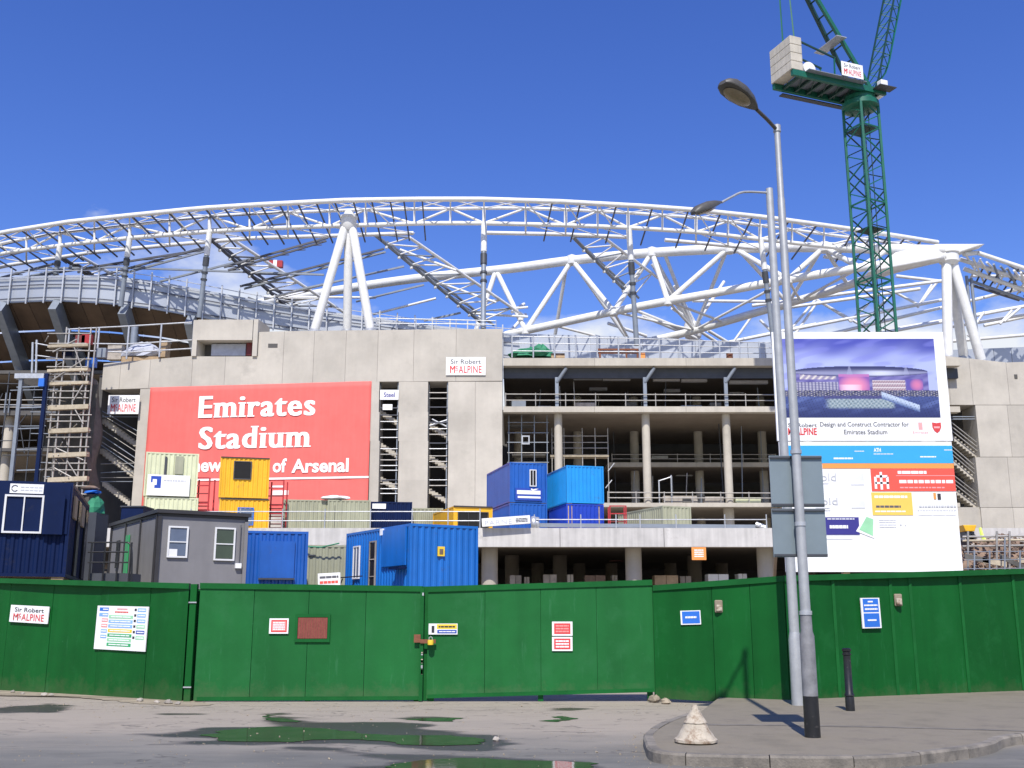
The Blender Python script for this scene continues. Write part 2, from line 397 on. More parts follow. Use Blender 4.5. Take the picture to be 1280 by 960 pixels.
# ------------------------------------------------------------------ text and signs
def text_mesh(s, bold=0.0, sp=1.0):
    cu = bpy.data.curves.new('lettering', 'FONT'); cu.body = s; cu.offset = bold; cu.space_character = sp; cu.resolution_u = 3
    o = bpy.data.objects.new('lettering_tmp', cu); COL.objects.link(o)
    dg = bpy.context.evaluated_depsgraph_get()
    me = bpy.data.meshes.new_from_object(o.evaluated_get(dg))
    bpy.data.objects.remove(o); bpy.data.curves.remove(cu)
    return me
def lettering(s, M, x0, x1, y0, y1, m, parent, lift=.004, bold=0.0, sp=1.0, name='lettering', fatten=0.0, serif=False):
    """flat letters fitted to the rectangle x0..x1, y0..y1 of the board frame M"""
    me = text_mesh(s, bold, sp)
    vs = [v.co.copy() for v in me.vertices]; fs = [tuple(p.vertices) for p in me.polygons]
    bpy.data.meshes.remove(me)
    if serif:
        cnt = {}
        for f in fs:
            for a, b in zip(f, f[1:]+f[:1]):
                k = (min(a, b), max(a, b)); cnt[k] = cnt.get(k, 0)+1
        ys = sorted(v.y for v in vs)
        extra = []
        for (a, b), c in cnt.items():
            if c == 1:
                A, B = vs[a], vs[b]
                if abs(A.y-B.y) < .004 and .05 < abs(A.x-B.x) < .16:
                    x_0, x_1 = min(A.x, B.x), max(A.x, B.x)
                    if abs(A.y) < .02: extra.append((x_0-.022, x_1-.01+fatten, A.y, A.y+.04))
                    elif A.y > .45: extra.append((x_0-.05, x_1+fatten*.6, A.y-.045, A.y))
        for e in extra:
            n = len(vs); vs += [Vector((e[0], e[2], .02)), Vector((e[1], e[2], .02)), Vector((e[1], e[3], .02)), Vector((e[0], e[3], .02))]
            fs.append((n, n+1, n+2, n+3))
    if fatten:
        V0, F0 = list(vs), list(fs)
        for j in range(1, 4):
            n = len(vs); vs += [v+Vector((fatten*j/3, 0, .008*j)) for v in V0]; fs += [tuple(i+n for i in f) for f in F0]
    mx0 = min(v.x for v in vs); mx1 = max(v.x for v in vs); my0 = min(v.y for v in vs); my1 = max(v.y for v in vs)
    b = MB(); sx_ = (x1-x0)/(mx1-mx0); sy_ = (y1-y0)/(my1-my0)
    b.v = [(x0+(v.x-mx0)*sx_, y0+(v.y-my0)*sy_, lift+v.z*.35) for v in vs]; b.f = fs
    return b.build(name, m, parent, M)

class Board:
    """a flat board facing the street: frame M has x along it, y up, z out of its face"""
    def __init__(s, name, label, cat, pxl, pxr, yt, yb, Y, m='sign_white', Yr=None, tilt=0.0, thick=.02, group=None, off=.012, at=None):
        Yr = Y if Yr is None else Yr
        ym = (yt+yb)/2
        a = Vector((XP(pxl, ym, Y), Y, ZP(yb, Y))); b = Vector((XP(pxr, ym, Yr), Yr, ZP(yb, Y)))
        s.w = (b-a).length; s.h = ZP(yt, Y)-ZP(yb, Y)
        U = (b-a).normalized(); V = Vector((0, 0, 1)); Nn = U.cross(V)
        U, V = U*math.cos(tilt)+V*math.sin(tilt), V*math.cos(tilt)-U*math.sin(tilt)
        a = a+Nn*(off+thick)
        M = Matrix.Identity(4)
        for i in range(3): M[i][0], M[i][1], M[i][2], M[i][3] = U[i], V[i], Nn[i], a[i]
        s.M = M
        s.root = bpy.data.objects.new(name, None); reg(s.root, Matrix.Translation(a)); tag(s.root, label, cat, group)
        if m: s.board = MB().box(0, s.w, 0, s.h, -thick, 0).build('board', m, s.root, M)
    def rect(s, u0, u1, v0, v1, m, lift=.003, name='print_panel', parent=None):
        return MB().box(u0*s.w, u1*s.w, v0*s.h, v1*s.h, 0.0005, lift).build(name, m, parent or s.root, s.M)
    def text(s, t, u0, u1, v0, v1, m, lift=.006, **k):
        return lettering(t, s.M, u0*s.w, u1*s.w, v0*s.h, v1*s.h, m, s.root, lift, **k)
    def lines(s, u0, u1, v0, v1, n, m, lift=.006, fill=.55, name='small_print', words=6):
        """rows of print too small to read"""
        b = MB(); hh = (v1-v0)/n
        for i in range(n):
            x = u0; y = v1-(i+.5)*hh
            while x < u1-.01*(u1-u0):
                l = (u1-u0)/words*random.uniform(.5, 1.2); e = min(x+l, u1)
                b.box(x*s.w, e*s.w, (y-hh*fill/2)*s.h, (y+hh*fill/2)*s.h, .001, lift); x = e+(u1-u0)*.025
        return b.build(name, m, s.root, s.M)
def contractor_sign(label, pxl, pxr, yt, yb, Y, **k):
    b = Board('contractor_sign', label, 'sign', pxl, pxr, yt, yb, Y, **k)
    b.text('Sir Robert', .12, .88, .62, .88, 'sign_black', bold=.006)
    b.text('M', .10, .235, .12, .52, 'sign_red', fatten=.05); b.text('c', .245, .305, .32, .52, 'sign_red', bold=.01); b.rect(.245, .305, .25, .28, 'sign_red', .006, 'underline')
    b.text('ALPINE', .32, .90, .12, .52, 'sign_red', bold=.012, sp=1.08)
    return b
def wallq(name, pxl, pxr, tl, tr, bl, br, Yl, Yr, depth, m, parent, bevel=0, zb=None, back=None):
    """upright slab between two sight lines; tops and bottoms in photo rows, or bottom at height zb"""
    yl = (tl+(bl if zb is None else 560))/2; yr = (tr+(br if zb is None else 560))/2
    xl, xr = XP(pxl, yl, Yl), XP(pxr, yr, Yr)
    pts = [Vector((xl, Yl, ZP(bl, Yl) if zb is None else zb)), Vector((xr, Yr, ZP(br, Yr) if zb is None else zb)), Vector((xr, Yr, ZP(tr, Yr))), Vector((xl, Yl, ZP(tl, Yl)))]
    d = (pts[1]-pts[0]); n = Vector((-d.y, d.x, 0)).normalized()*depth
    return MB().prism(pts, n).build(name, m, parent, bevel=bevel)
# ================================================================== ground
def flat(name, pts, z, m, kind='structure', label=None):
    o = MB().poly([(p[0], p[1], z) for p in pts]).build(name, m)
    return tag(o, kind=kind)
rd = MB().quad((-900, -60, -.008), (900, -60, -.008), (900, 1800, -.008), (-900, 1800, -.008)).build('road', 'road_surface'); tag(rd, kind='structure')
SITEZ = 1.8
sg = MB().prism([Vector((-260, 24.5, 0.004)), Vector((260, 24.5, 0.004)), Vector((260, 26.0, SITEZ)), Vector((-260, 26.0, SITEZ))], (0, 400, 0)).build('site_ground', 'site_dirt'); tag(sg, kind='structure')

# pavement corner with its kerb stones
KT = 0.125
edge_px = [(866, 889), (832, 900), (806, 915), (806, 926), (813, 937), (842, 941.5), (880, 943), (960, 945), (1036, 946), (1090, 945), (1139, 942), (1202, 935), (1240, 928), (1256, 921), (1290, 917), (1400, 914), (1600, 911)]
ed = [G(x, y, KT) for x, y in edge_px]
ed = smoothpts([Vector((p.x, p.y, 0)) for p in ed], 5)
# resample into stones of about 0.9 m
def resample(pts, step):
    out = [pts[0]]; acc = 0
    for a, b in zip(pts, pts[1:]):
        L_ = (b-a).length; t = step-acc
        while t <= L_:
            out.append(a+(b-a)*(t/L_)); t += step
        acc = (acc+L_) % step
    return out
fine = resample(ed, 0.15)
back = [Vector((34, 22.9, 0)), Vector((XP(1290, 860, 21.6), 21.6, 0)), Vector((XP(985, 874, 19.9), 19.9, 0)), Vector((XP(900, 880, 19.9), 19.9, 0))]
def inset(pts, d):
    out = []
    for i, p in enumerate(pts):
        t = (pts[min(i+1, len(pts)-1)]-pts[max(i-1, 0)]).normalized(); out.append(p+Vector((-t.y, t.x, 0))*d)
    return out
inn = inset(fine, .125)
pv = MB().poly([(p.x, p.y, KT-.006) for p in inn]+[(p.x, p.y, KT-.006) for p in back]).build('pavement', 'pavement_surface'); tag(pv, kind='structure')
per = 6
for i in range(0, len(fine)-1, per):
    seg = list(range(i, min(i+per, len(fine)-1)+1))
    if len(seg) < 2: continue
    b = MB(); n = len(seg)
    dz = random.uniform(-.006, .008)
    o_, i_ = [fine[k].copy() for k in seg], [inn[k].copy() for k in seg]
    g0 = (o_[1]-o_[0]).normalized()*.006; o_[0] += g0; i_[0] += g0; g1 = (o_[-1]-o_[-2]).normalized()*.006; o_[-1] -= g1; i_[-1] -= g1
    zt = KT+.004+dz
    for k in range(n):
        a = o_[k]; c = i_[k]; nrm = (c-a).normalized()
        b.v += [tuple(a+Vector((0, 0, -.05))), tuple(a+Vector((0, 0, zt-.025))), tuple(a+nrm*.022+Vector((0, 0, zt))), tuple(c+Vector((0, 0, zt))), tuple(c+Vector((0, 0, -.05)))]
    for k in range(n-1):
        for q in range(4):
            b.f.append((5*k+q, 5*k+5+q, 5*k+6+q, 5*k+1+q))
    b.f.append((0, 1, 2, 3, 4)); b.f.append(tuple(5*(n-1)+q for q in (4, 3, 2, 1, 0)))
    b.build('kerb_stone', 'kerb_stone', pv)
# a tarmac patch and the strip of older paving behind the kerb
def ragged(pts, amp, k=5, z=0.0):
    P2 = [Vector((p[0], p[1], 0)) for p in pts]; P2 = resample(smoothpts(P2+[P2[0]], k), .035)[:-1]
    out = []
    from mathutils import noise as mn
    for p in P2:
        q = Vector((p.x*1.1, p.y*2.2, 1.7)); out.append((p.x+.30*mn.fractal(q, .8, 2.2, 5), p.y+.13*mn.fractal(q+Vector((9, 4, 2)), .8, 2.2, 5), z))
    return out
def puddle(px, label, m='puddle_water', z=.006, amp=.05, name='puddle'):
    q_ = [G(x, y) for x, y in px]; c_ = sum(q_, Vector())/len(q_); pts = ragged([c_+(p-c_)*.86 for p in q_], amp, 6, z)
    o = MB().poly(pts[::-1] if area2(pts) < 0 else pts).build(name, m); tag(o, kind='structure'); o['label'] = label
def area2(p): return sum(a[0]*b[1]-b[0]*a[1] for a, b in zip(p, p[1:]+p[:1]))
damp = [([(186, 919), (240, 911), (330, 905), (420, 902), (500, 903), (560, 911), (640, 921), (648, 931), (600, 938), (520, 936), (420, 930), (330, 934), (250, 930)], 'wide damp patch on the road before the gates'),
        ([(330, 932), (420, 935), (520, 945), (640, 944), (690, 950), (775, 957), (760, 972), (450, 972), (430, 958), (500, 951), (420, 941)], 'damp tyre track at the near edge of the road'),
        ([(0, 884), (60, 880), (110, 884), (60, 890), (-20, 892)], 'damp patch below the left hoarding'),
        ([(330, 895), (350, 891), (378, 898), (400, 903), (350, 903)], 'damp streak running from the left gate leaf'),
        ([(500, 899), (540, 895), (590, 897), (590, 903), (540, 903)], 'small damp patch under the gate joint'),
        ([(648, 899), (662, 898), (663, 901), (650, 902)], 'tiny damp spot beside the traced cracks'),
        ([(686, 885), (720, 882), (738, 886), (710, 888)], 'damp spot in front of the right gate leaf'),
        ([(194, 892), (215, 891), (232, 893), (210, 894)], 'damp streak by the gate post')]
import numpy as np
from mathutils import noise as mnoise
def wet_sheet():
    """finely divided road surface in front of the gates; 'wet' marks where water has soaked the dust"""
    x0, x1, y0, y1, st = -13.0, 8.0, 9.0, 20.6, .065
    xs_ = np.arange(x0, x1, st); ys_ = np.arange(y0, y1, st); XX, YY = np.meshgrid(xs_, ys_)
    wet = np.zeros_like(XX); nz_ = np.zeros_like(XX)
    for j in range(XX.shape[0]):
        for i in range(XX.shape[1]):
            p_ = Vector((XX[j, i]*.55, YY[j, i]*1.3, 3.1)); nz_[j, i] = mnoise.fractal(p_*1.3, 1.0, 2.1, 4)
    for pts, l in damp:
        poly = [G(a, b) for a, b in pts]; px_ = np.array([p.x for p in poly]); py_ = np.array([p.y*2.0 for p in poly])
        d = np.full(XX.shape, 1e9); ins = np.zeros(XX.shape, bool); n = len(poly); qx, qy = XX, YY*2.0
        for k in range(n):
            ax, ay, bx, by = px_[k], py_[k], px_[(k+1) % n], py_[(k+1) % n]
            t = np.clip(((qx-ax)*(bx-ax)+(qy-ay)*(by-ay))/((bx-ax)**2+(by-ay)**2+1e-9), 0, 1)
            d = np.minimum(d, np.hypot(qx-ax-t*(bx-ax), qy-ay-t*(by-ay)))
            c = (ay > qy) != (by > qy); ins ^= c & (qx < (bx-ax)*(qy-ay)/(by-ay+1e-12)+ax)
        sd = np.where(ins, d, -d)+nz_*.55
        wet = np.maximum(wet, np.clip((sd+.08)/.28, 0, 1))
    wet = wet*wet*(3-2*wet)
    ny_, nx_ = XX.shape; b = MB(); b.v = [(float(a), float(c), 0.0) for a, c in zip(XX.ravel(), YY.ravel())]
    b.f = [(j*nx_+i, j*nx_+i+1, (j+1)*nx_+i+1, (j+1)*nx_+i) for j in range(ny_-1) for i in range(nx_-1)]
    o = b.build('road', 'road_surface'); tag(o, kind='structure')
    at_ = o.data.attributes.new('wet', 'FLOAT', 'POINT'); at_.data.foreach_set('value', wet.ravel().astype(np.float32))
wet_sheet()
pud = [([(228, 918), (290, 909), (350, 907), (430, 911), (470, 918), (560, 920), (632, 925), (610, 934), (540, 934), (440, 925), (330, 929), (250, 926)], 'largest puddle, mirroring the green gates'),
       ([(486, 955), (540, 948), (640, 950), (740, 953), (760, 958), (740, 975), (470, 975)], 'puddle at the near edge of the road'),
       ([(332, 898), (345, 892), (352, 899), (392, 903), (350, 902)], 'thin puddle trickling below the left gate leaf'),
       ([(510, 900), (545, 897), (586, 898), (582, 902), (545, 902)], 'narrow puddle below the gate joint'),
       ([(688, 897), (700, 895), (712, 897), (706, 903), (692, 903)], 'round puddle below the red notices')]
for pts, l in pud: puddle(pts, l)

# ================================================================== green hoarding and gates
def run(name, label, cat, a, b, joints, cap=True, group=None, thick=.045, gap=.004):
    """a: (px, top row, bottom row, distance) at the left end, b at the right end"""
    root = thing(name, label, cat, (XP((a[0]+b[0])/2, 870, (a[3]+b[3])/2), (a[3]+b[3])/2, 0), 0, group)
    xs = [a[0]]+joints+[b[0]]
    def at(px):
        t = (px-a[0])/(b[0]-a[0]); return [lerp(a[k], b[k], t) for k in (1, 2, 3)]
    def pt(px, row):
        tt, bb, Y = at(px); x = XP(px, (tt+bb)/2, Y)
        return Vector((x, Y, ZP(row, Y)))
    for i, (l, r) in enumerate(zip(xs, xs[1:])):
        tl, bl, _ = at(l); tr, br, _ = at(r)
        p = [pt(l, bl), pt(r, br), pt(r, tr), pt(l, tl)]
        d = (p[1]-p[0]).normalized()*gap; off = Vector((0, random.uniform(-.004, .006), 0))
        p = [p[0]+d+off, p[1]-d+off, p[2]-d+off, p[3]+d+off]
        MB().prism(p, (0, thick, 0)).build('panel', 'gate_green' if name == 'gate_leaf' else 'hoarding_green', root)
    for px in joints:
        tt, bb, Y = at(px); p = pt(px, bb)
        MB().box(p.x-.05, p.x+.05, Y+thick+.012, Y+thick+.06, ZP(bb, Y)+.01, ZP(tt, Y)-.02).build('joint_stud', 'hoarding_trim', root)
    if cap:
        tl, bl, Yl = at(a[0]); tr, br, Yr = at(b[0])
        p0, p1 = pt(a[0], tl), pt(b[0], tr); f = Vector((0, -.03, 0))
        q = [p0+f+Vector((0, 0, -.085)), p1+f+Vector((0, 0, -.085)), p1+f+Vector((0, 0, .02)), p0+f+Vector((0, 0, .02))]
        MB().prism(q, (0, .12, 0)).build('capping_board', 'hoarding_trim', root)
    # braces behind
    for t in (.02, .5, .98):
        px = lerp(a[0], b[0], t); tt, bb, Y = at(px); p = pt(px, bb)
        MB().box(p.x-.05, p.x+.05, Y+thick+.004, Y+.16, -.05, ZP(tt, Y)-.1).build('rear_post', 'hoarding_trim', root)
    return root, at, pt
hl, hl_at, hl_pt = run('hoarding', 'green plywood hoarding left of the gate post, with safety board', 'hoarding', (-75, 722, 859, 24.2), (232, 730.5, 876, 20.4), [-40, 8, 62, 123, 184], group='green site hoarding')
run('hoarding', 'green hoarding continuing beyond the left picture edge', 'hoarding', (-330, 714.9, 844.9, 27.36), (-76, 722, 859, 24.2), [-290, -240, -190, -140], group='green site hoarding')
gl, gl_at, gl_pt = run('gate_leaf', 'green gate leaf with red mesh hatch', 'gate', (246, 730, 876, 20.35), (527, 734, 875, 20.35), [315, 384, 456], group='green double gates')
gr, gr_at, gr_pt = run('gate_leaf', 'green gate leaf bearing two red notices, hung skew', 'gate', (534, 734.5, 873, 20.35), (817, 726, 865, 20.35), [606, 676, 746], group='green double gates')
hm, hm_at, hm_pt = run('hoarding', 'green hoarding panel run with the small blue sign and lamp shadow', 'hoarding', (817.6, 733, 873, 20.3), (983.6, 721, 882, 19.25), [892, 940], group='green site hoarding')
hr, hr_at, hr_pt = run('hoarding', 'green hoarding behind the bollard, below the billboard', 'hoarding', (984, 721, 877, 19.3), (1395, 709, 858, 22.4), [1045, 1117, 1142, 1205, 1272, 1335], group='green site hoarding')
q = hr_pt(984, 800); MB().box(q.x-.09, q.x+.03, 19.335, 19.52, -.05, ZP(722, 19.3)).build('corner_post', 'hoarding_trim', hr)
# proud vertical battens on the right hand run
for px in (1045, 1117, 1142, 1205, 1272):
    tt, bb, Y = hr_at(px); p = hr_pt(px, bb)
    MB().box(p.x-.028, p.x+.028, Y-.022, Y-.002, p.z+.02, ZP(tt, Y)-.09).build('batten', 'hoarding_trim', hr)
# steel gate post between hoarding and gate
gp = thing('gate_post', 'slim green steel post between hoarding and gate', 'post', (XP(238, 870, 20.3), 20.3, 0))
p = P(238, 800, 20.3)
MB().box(p.x-.062, p.x+.062, 20.3, 20.42, -.1, ZP(730, 20.3)).build('shaft', 'hoarding_green', gp, bevel=.006)
for row in (753, 859):
    z = ZP(row, 20.3); MB().box(p.x-.075, p.x+.075, 20.278, 20.297, z-.012, z+.012).build('hinge_band', 'galvanised', gp)
MB().box(p.x-.25, p.x+.25, 20.52, 20.56, -.05, ZP(736, 20.3)).build('cover_plate', 'hoarding_trim', gp)
# meeting stile with flaking paint on the left leaf, hatch, hasp and lock
def on_gate(px, row, Y=20.35): return P(px, row, Y)
a0, a1 = on_gate(527, 735), on_gate(527, 874)
MB().box(a0.x-.015, a0.x+.055, 20.285, 20.345, a1.z-.03, a0.z).build('meeting_stile', 'hoarding_trim', gl)
MB().box(a0.x-.06, a0.x+.16, 20.41, 20.45, a1.z-.03, a0.z+.03).build('rebate_strip', 'hoarding_trim', gl)
for i in range(9):
    z = lerp(a1.z, a0.z, random.choice([.02, .05, .1, .16, .22, .28, .33, .4, .93])+random.uniform(-.01, .01)); hgt = random.uniform(.03, .1)
    MB().box(a0.x+.02, a0.x+.052, 20.279, 20.284, z, z+hgt).build('bare_patch', random.choice(['rust', 'galvanised', 'plaster']), gl)
for lf, pxs, rowb in ((gl, (246, 527), (876, 875)), (gr, (534, 817), (873, 865))):
    q0, q1 = on_gate(pxs[0], rowb[0]), on_gate(pxs[1], rowb[1]); f = Vector((0, -.012, 0)); up = Vector((0, 0, .07))
    MB().prism([q0+f, q1+f, q1+f+up, q0+f+up], (0, .008, 0)).build('kick_rail', 'hoarding_trim', lf)
b = MB()
c = on_gate(391, 785); hx, hz = .285, .20
for (x0, x1, z0, z1) in ((-hx-.05, hx+.05, hz, hz+.06), (-hx-.05, hx+.05, -hz-.06, -hz), (-hx-.05, -hx, -hz, hz), (hx, hx+.05, -hz, hz)):
    b.box(c.x+x0, c.x+x1, 20.315, 20.338, c.z+z0, c.z+z1)
hf = b.build('hatch_frame', 'hoarding_trim', gl)
MB().box(c.x-hx+.006, c.x+hx-.006, 20.322, 20.336, c.z-hz+.006, c.z+hz-.006).build('hatch_mesh', 'shutter_mesh', gl)
b = MB()
for i in range(1, 12):
    x = c.x-hx+i*2*hx/12; b.box(x-.006, x+.006, 20.316, 20.321, c.z-hz+.01, c.z+hz-.01)
b.build('hatch_bars', 'rust', gl)
lk = thing('gate_lock', 'rusty hasp and brass padlock holding the two gate leaves together', 'padlock', on_gate(528, 800))
h0, h1 = on_gate(518, 793), on_gate(526, 803)
MB().box(h0.x, h1.x, 20.26, 20.28, h1.z, h0.z).build('hasp_plate', 'rust', lk)
h0, h1 = on_gate(526, 799), on_gate(545, 804)
MB().box(h0.x, h1.x, 20.25, 20.268, h1.z, h0.z).build('hasp_bar', 'rust', lk)
q = on_gate(539, 801)
MB().lathe([(.0, -.07), (.055, -.07), (.06, -.02), (.055, .02), (.0, .02)], 12, (q.x, 20.215, q.z)).build('lock_body', 'sign_yellow', lk, smooth=True)
MB().tube([(q.x-.03, 20.215, q.z+.015), (q.x-.03, 20.215, q.z+.06), (q.x, 20.215, q.z+.08), (q.x+.03, 20.215, q.z+.06), (q.x+.03, 20.215, q.z+.015)], .01, 6).build('shackle', 'galvanised', lk)
# dirt and stones along the foot of the hoarding
dl = MB()
dpts = [G(x, y) for x, y in [(-60, 868), (60, 871), (120, 874), (180, 880), (250, 883), (250, 878), (180, 872), (120, 866), (-60, 858)]]
tag(MB().poly([(p[0], p[1], .007) for p in ragged(dpts, .05)]).build('dirt_bank', 'dirt'), kind='structure')
dpts = [G(x, y) for x, y in [(808, 880), (850, 882), (905, 884), (905, 878), (850, 874), (818, 870), (806, 874)]]
for sp_, l_ in (((16, 866, .05), 'pale pebble at the far left under the hoarding'), ((28, 868, .04), 'small pale pebble left of the hoarding foot'), ((55, 870, .06), 'white stone below the contractor sign'), ((64, 870, .05), 'second white stone below the contractor sign'),
                ((175, 877, .06), 'beige stone below the safety board'), ((196, 879, .05), 'flat beige stone before the gate post'), ((210, 880, .07), 'larger beige stone by the gate post'), ((222, 881, .05), 'beige stone touching the gate post'), ((818, 878, .12), 'broken pale kerb lump at the foot of the right gate leaf'), ((832, 880, .09), 'rubble lump beside the right gate leaf'), ((621, 926, .05), 'crumpled white litter in the puddle')):
    g = G(sp_[0], sp_[1]); b = MB(); r = sp_[2]
    prof = [(r*.7, -.01), (r*1.1, r*.3), (r*.8, r*.8), (r*.3, r)]
    b.lathe(prof, 7, (g.x, g.y, 0)); b.v = [(x+random.uniform(-.2, .2)*r, y+random.uniform(-.2, .2)*r, z+random.uniform(-.05, .2)*r) for x, y, z in b.v]
    tag(b.build('stone', 'rubble_pale' if sp_[2] < .08 else 'dirt'), l_, 'stone', 'stones at the hoarding foot')

# ------------------------------------------------------------------ notices on the hoarding
def hY(at, px): return at(px)[2]
contractor_sign('white contractor sign with red and black letters on the left hoarding', 14, 62, 756, 777, hY(hl_at, 14), Yr=hY(hl_at, 62), tilt=R(-2))
s = Board('safety_board', 'tall white site safety board with rows of coloured notices', 'sign', 121, 185, 757, 811, hY(hl_at, 121), Yr=hY(hl_at, 185), tilt=R(-1))
s.lines(.40, .60, .91, .96, 1, 'print_pink', words=4); s.lines(.36, .62, .84, .89, 1, 'print_red', words=5)
for i, c in enumerate(['sign_pale_green', 'sign_pale_blue', 'sign_pale_blue', 'sign_yellow', 'sign_green', 'sign_pale_green', 'sign_green']):
    v = .78-i*.105; s.rect(.25, .72, v-.065, v+.01, c); s.lines(.29, .68, v-.05, v-.005, 1, 'sign_white', words=3)
for i, c in enumerate(['sign_blue', 'sign_pale_blue', 'sign_pink', 'sign_pink', 'sign_pale_blue', 'sign_pale_blue']):
    v = .97-i*.125; s.rect(.05 if i < 2 else .11, .23, v-.09, v-.01, c); s.lines(.12, .22, v-.075, v-.025, 1, 'sign_white', words=2)
for i, c in enumerate(['sign_pale_blue', 'sign_pale_blue', 'sign_pale_blue', 'sign_pale_green', 'sign_royal', 'sign_pale_green']):
    v = .97-i*.125; s.rect(.80, .96, v-.09, v-.01, c); s.rect(.74, .78, v-.075, v-.02, 'sign_black'); s.lines(.82, .95, v-.075, v-.025, 1, 'sign_white', words=2)
s = Board('notice', 'faded pink framed notice left of the gate hatch', 'sign', 337, 361, 773, 792, 20.35)
s.rect(.10, .92, .1, .9, 'sign_red'); s.rect(.16, .86, .18, .82, 'sign_pink', .005); s.lines(.2, .82, .22, .78, 4, 'sign_white', .008, words=4)
s = Board('notice', 'yellow and white warning strip beside the gate lock', 'sign', 536, 572, 779.5, 793, 20.35)
s.rect(.28, .98, .50, .95, 'sign_yellow'); s.rect(.30, .97, .10, .42, 'sign_royal'); s.lines(.34, .92, .58, .85, 1, 'sign_black', words=5); s.lines(.36, .92, .18, .34, 1, 'sign_white', words=3)
s.rect(.10, .20, .15, .8, 'sign_black')
for v0, l in ((777, 'upper'), (796, 'lower')):
    s = Board('notice', l+' red notice of the pair on the right gate leaf', 'sign', 690, 715.5, v0, v0+17.6, 20.35, group='red notice pair')
    s.rect(.10, .90, .12, .88, 'sign_red'); s.lines(.18, .82, .2, .8, 3, 'sign_white' if l == 'lower' else 'sign_pink', words=3)
s = Board('notice', 'small blue and white sign near the left wall lamp', 'sign', 851.5, 876.5, 763.5, 781, hY(hm_at, 852), Yr=hY(hm_at, 876), tilt=R(1.5))
s.rect(.08, .96, .08, .94, 'sign_blue'); s.lines(.24, .80, .40, .64, 1, 'sign_white', .008, words=3)
s = Board('notice', 'tall blue two part notice behind the bollard', 'sign', 1075, 1098.5, 747.5, 785.5, hY(hr_at, 1075), Yr=hY(hr_at, 1098), tilt=R(.8), off=.03)
s.rect(.1, .92, .53, .97, 'sign_blue'); s.rect(.1, .92, .04, .49, 'sign_blue'); s.lines(.36, .62, .83, .92, 1, 'sign_white', .008, words=2); s.lines(.15, .86, .71, .80, 1, 'sign_white', .008, words=4); s.lines(.18, .84, .58, .68, 1, 'sign_white', .008, words=5)
s.rect(.28, .74, .24, .29, 'sign_white', .008)
for px, row, at, l in ((898, 758, hm_at, 'bulkhead lamp on the hoarding next to the small blue sign'), (1122, 750, hr_at, 'bulkhead lamp on the hoarding right of the tall blue notice')):
    Y = hY(at, px); c = P(px, row, Y-.005); t = thing('bulkhead_lamp', l, 'lamp', c, 0, 'hoarding lamps')
    MB().box(c.x-.075, c.x+.075, c.y-.05, c.y, c.z-.115, c.z+.115).build('housing', 'dirt', t, bevel=.02)
    MB().box(c.x-.055, c.x+.055, c.y-.09, c.y-.052, c.z-.09, c.z+.03).build('lens', 'plaster', t, bevel=.018)

# ================================================================== street furniture
g = G(1016, 921, KT); X0, Y0 = g.x, g.y
lp = thing('lamp_post', 'near tall grey lamp post with black base and two sign backs', 'lamp post', (X0, Y0, KT), 0, 'street lamps')
ztop = ZP(161, Y0); zA = ZP(870, Y0); zB = ZP(795, Y0); zC = ZP(766, Y0)
MB().tube([(X0, Y0, KT-.02), (X0, Y0, zA)], .098, 20, .095).build('black_base', 'black_paint', lp, smooth=True)
MB().tube([(X0, Y0, zA+.001), (X0, Y0, zB), (X0, Y0, zB+.06), (X0, Y0, zC)], [.095, .092, .075, .072], 20).build('lower_shaft', 'pole_base_grey', lp, smooth=True)
zs = ZP(250, Y0)
MB().tube([(X0, Y0, zC), (X0, Y0, lerp(zC, zs, .5)), (X0, Y0, zs), (X0, Y0, zs+.04), (X0, Y0, ztop)], [.066, .058, .052, .045, .042], 16).build('shaft', 'pole_grey', lp, smooth=True)
for z in (zC, ZP(565, Y0), ZP(655, Y0)):
    MB().tube([(X0, Y0, z-.025), (X0, Y0, z+.025)], .082 if z == zC else .073, 16).build('clamp_band', 'galvanised', lp, smooth=True)
MB().tube([(X0, Y0, ztop-.05), (X0, Y0, ztop+.05)], .055, 12).build('collar', 'pole_grey', lp, smooth=True)
def lantern(root, tip, d, L_, wd, m='lamp_body'):
    """street lantern: tip where the arm enters, d direction of the body"""
    d = Vector(d).normalized(); up = Vector((0, 0, 1)); a = d.cross(up).normalized(); u = a.cross(d).normalized()
    b = MB(); n = 14; prof = [(0, .16, .14), (.1, .42, .35), (.3, .8, .7), (.55, 1.0, .95), (.8, .95, .9), (.94, .7, .6), (1.0, .35, .3)]
    for t, ww, hh in prof:
        c = tip+d*(L_*t)
        for k in range(n):
            an = 2*math.pi*k/n; co, si = math.cos(an), math.sin(an)
            hgt = (.42*hh if si > 0 else .14*hh)*wd
            b.v.append(tuple(c+a*(math.copysign(abs(co)**.6, co)*wd*.5*ww)+u*(math.copysign(abs(si)**.8, si)*hgt)))
    for i in range(len(prof)-1):
        for k in range(n):
            q = (k+1) % n; b.f.append((i*n+k, i*n+q, (i+1)*n+q, (i+1)*n+k))
    b.f.append(tuple(range(n-1, -1, -1))); b.f.append(tuple((len(prof)-1)*n+k for k in range(n)))
    h = b.build('lantern', m, root, smooth=True)
    b = MB(); k = 16; ring = []
    for j, (sc_, dz) in enumerate(((1.0, -.13), (.8, -.2), (.4, -.25))):
        for i in range(k):
            an = 2*math.pi*i/k
            c = tip+d*(L_*(.58+.33*sc_*math.cos(an)))+a*(wd*.38*sc_*math.sin(an))+u*(wd*dz)
            b.v.append(tuple(c))
    for j in range(2):
        for i in range(k):
            q = (i+1) % k; b.f.append((j*k+i, j*k+q, (j+1)*k+q, (j+1)*k+i))
    b.f.append(tuple(2*k+i for i in range(k)))
    b.build('lens_bowl', 'lamp_glass', h, smooth=True)
top = Vector((X0, Y0, ztop))
tipp = P(946, 137, Y0-.42)
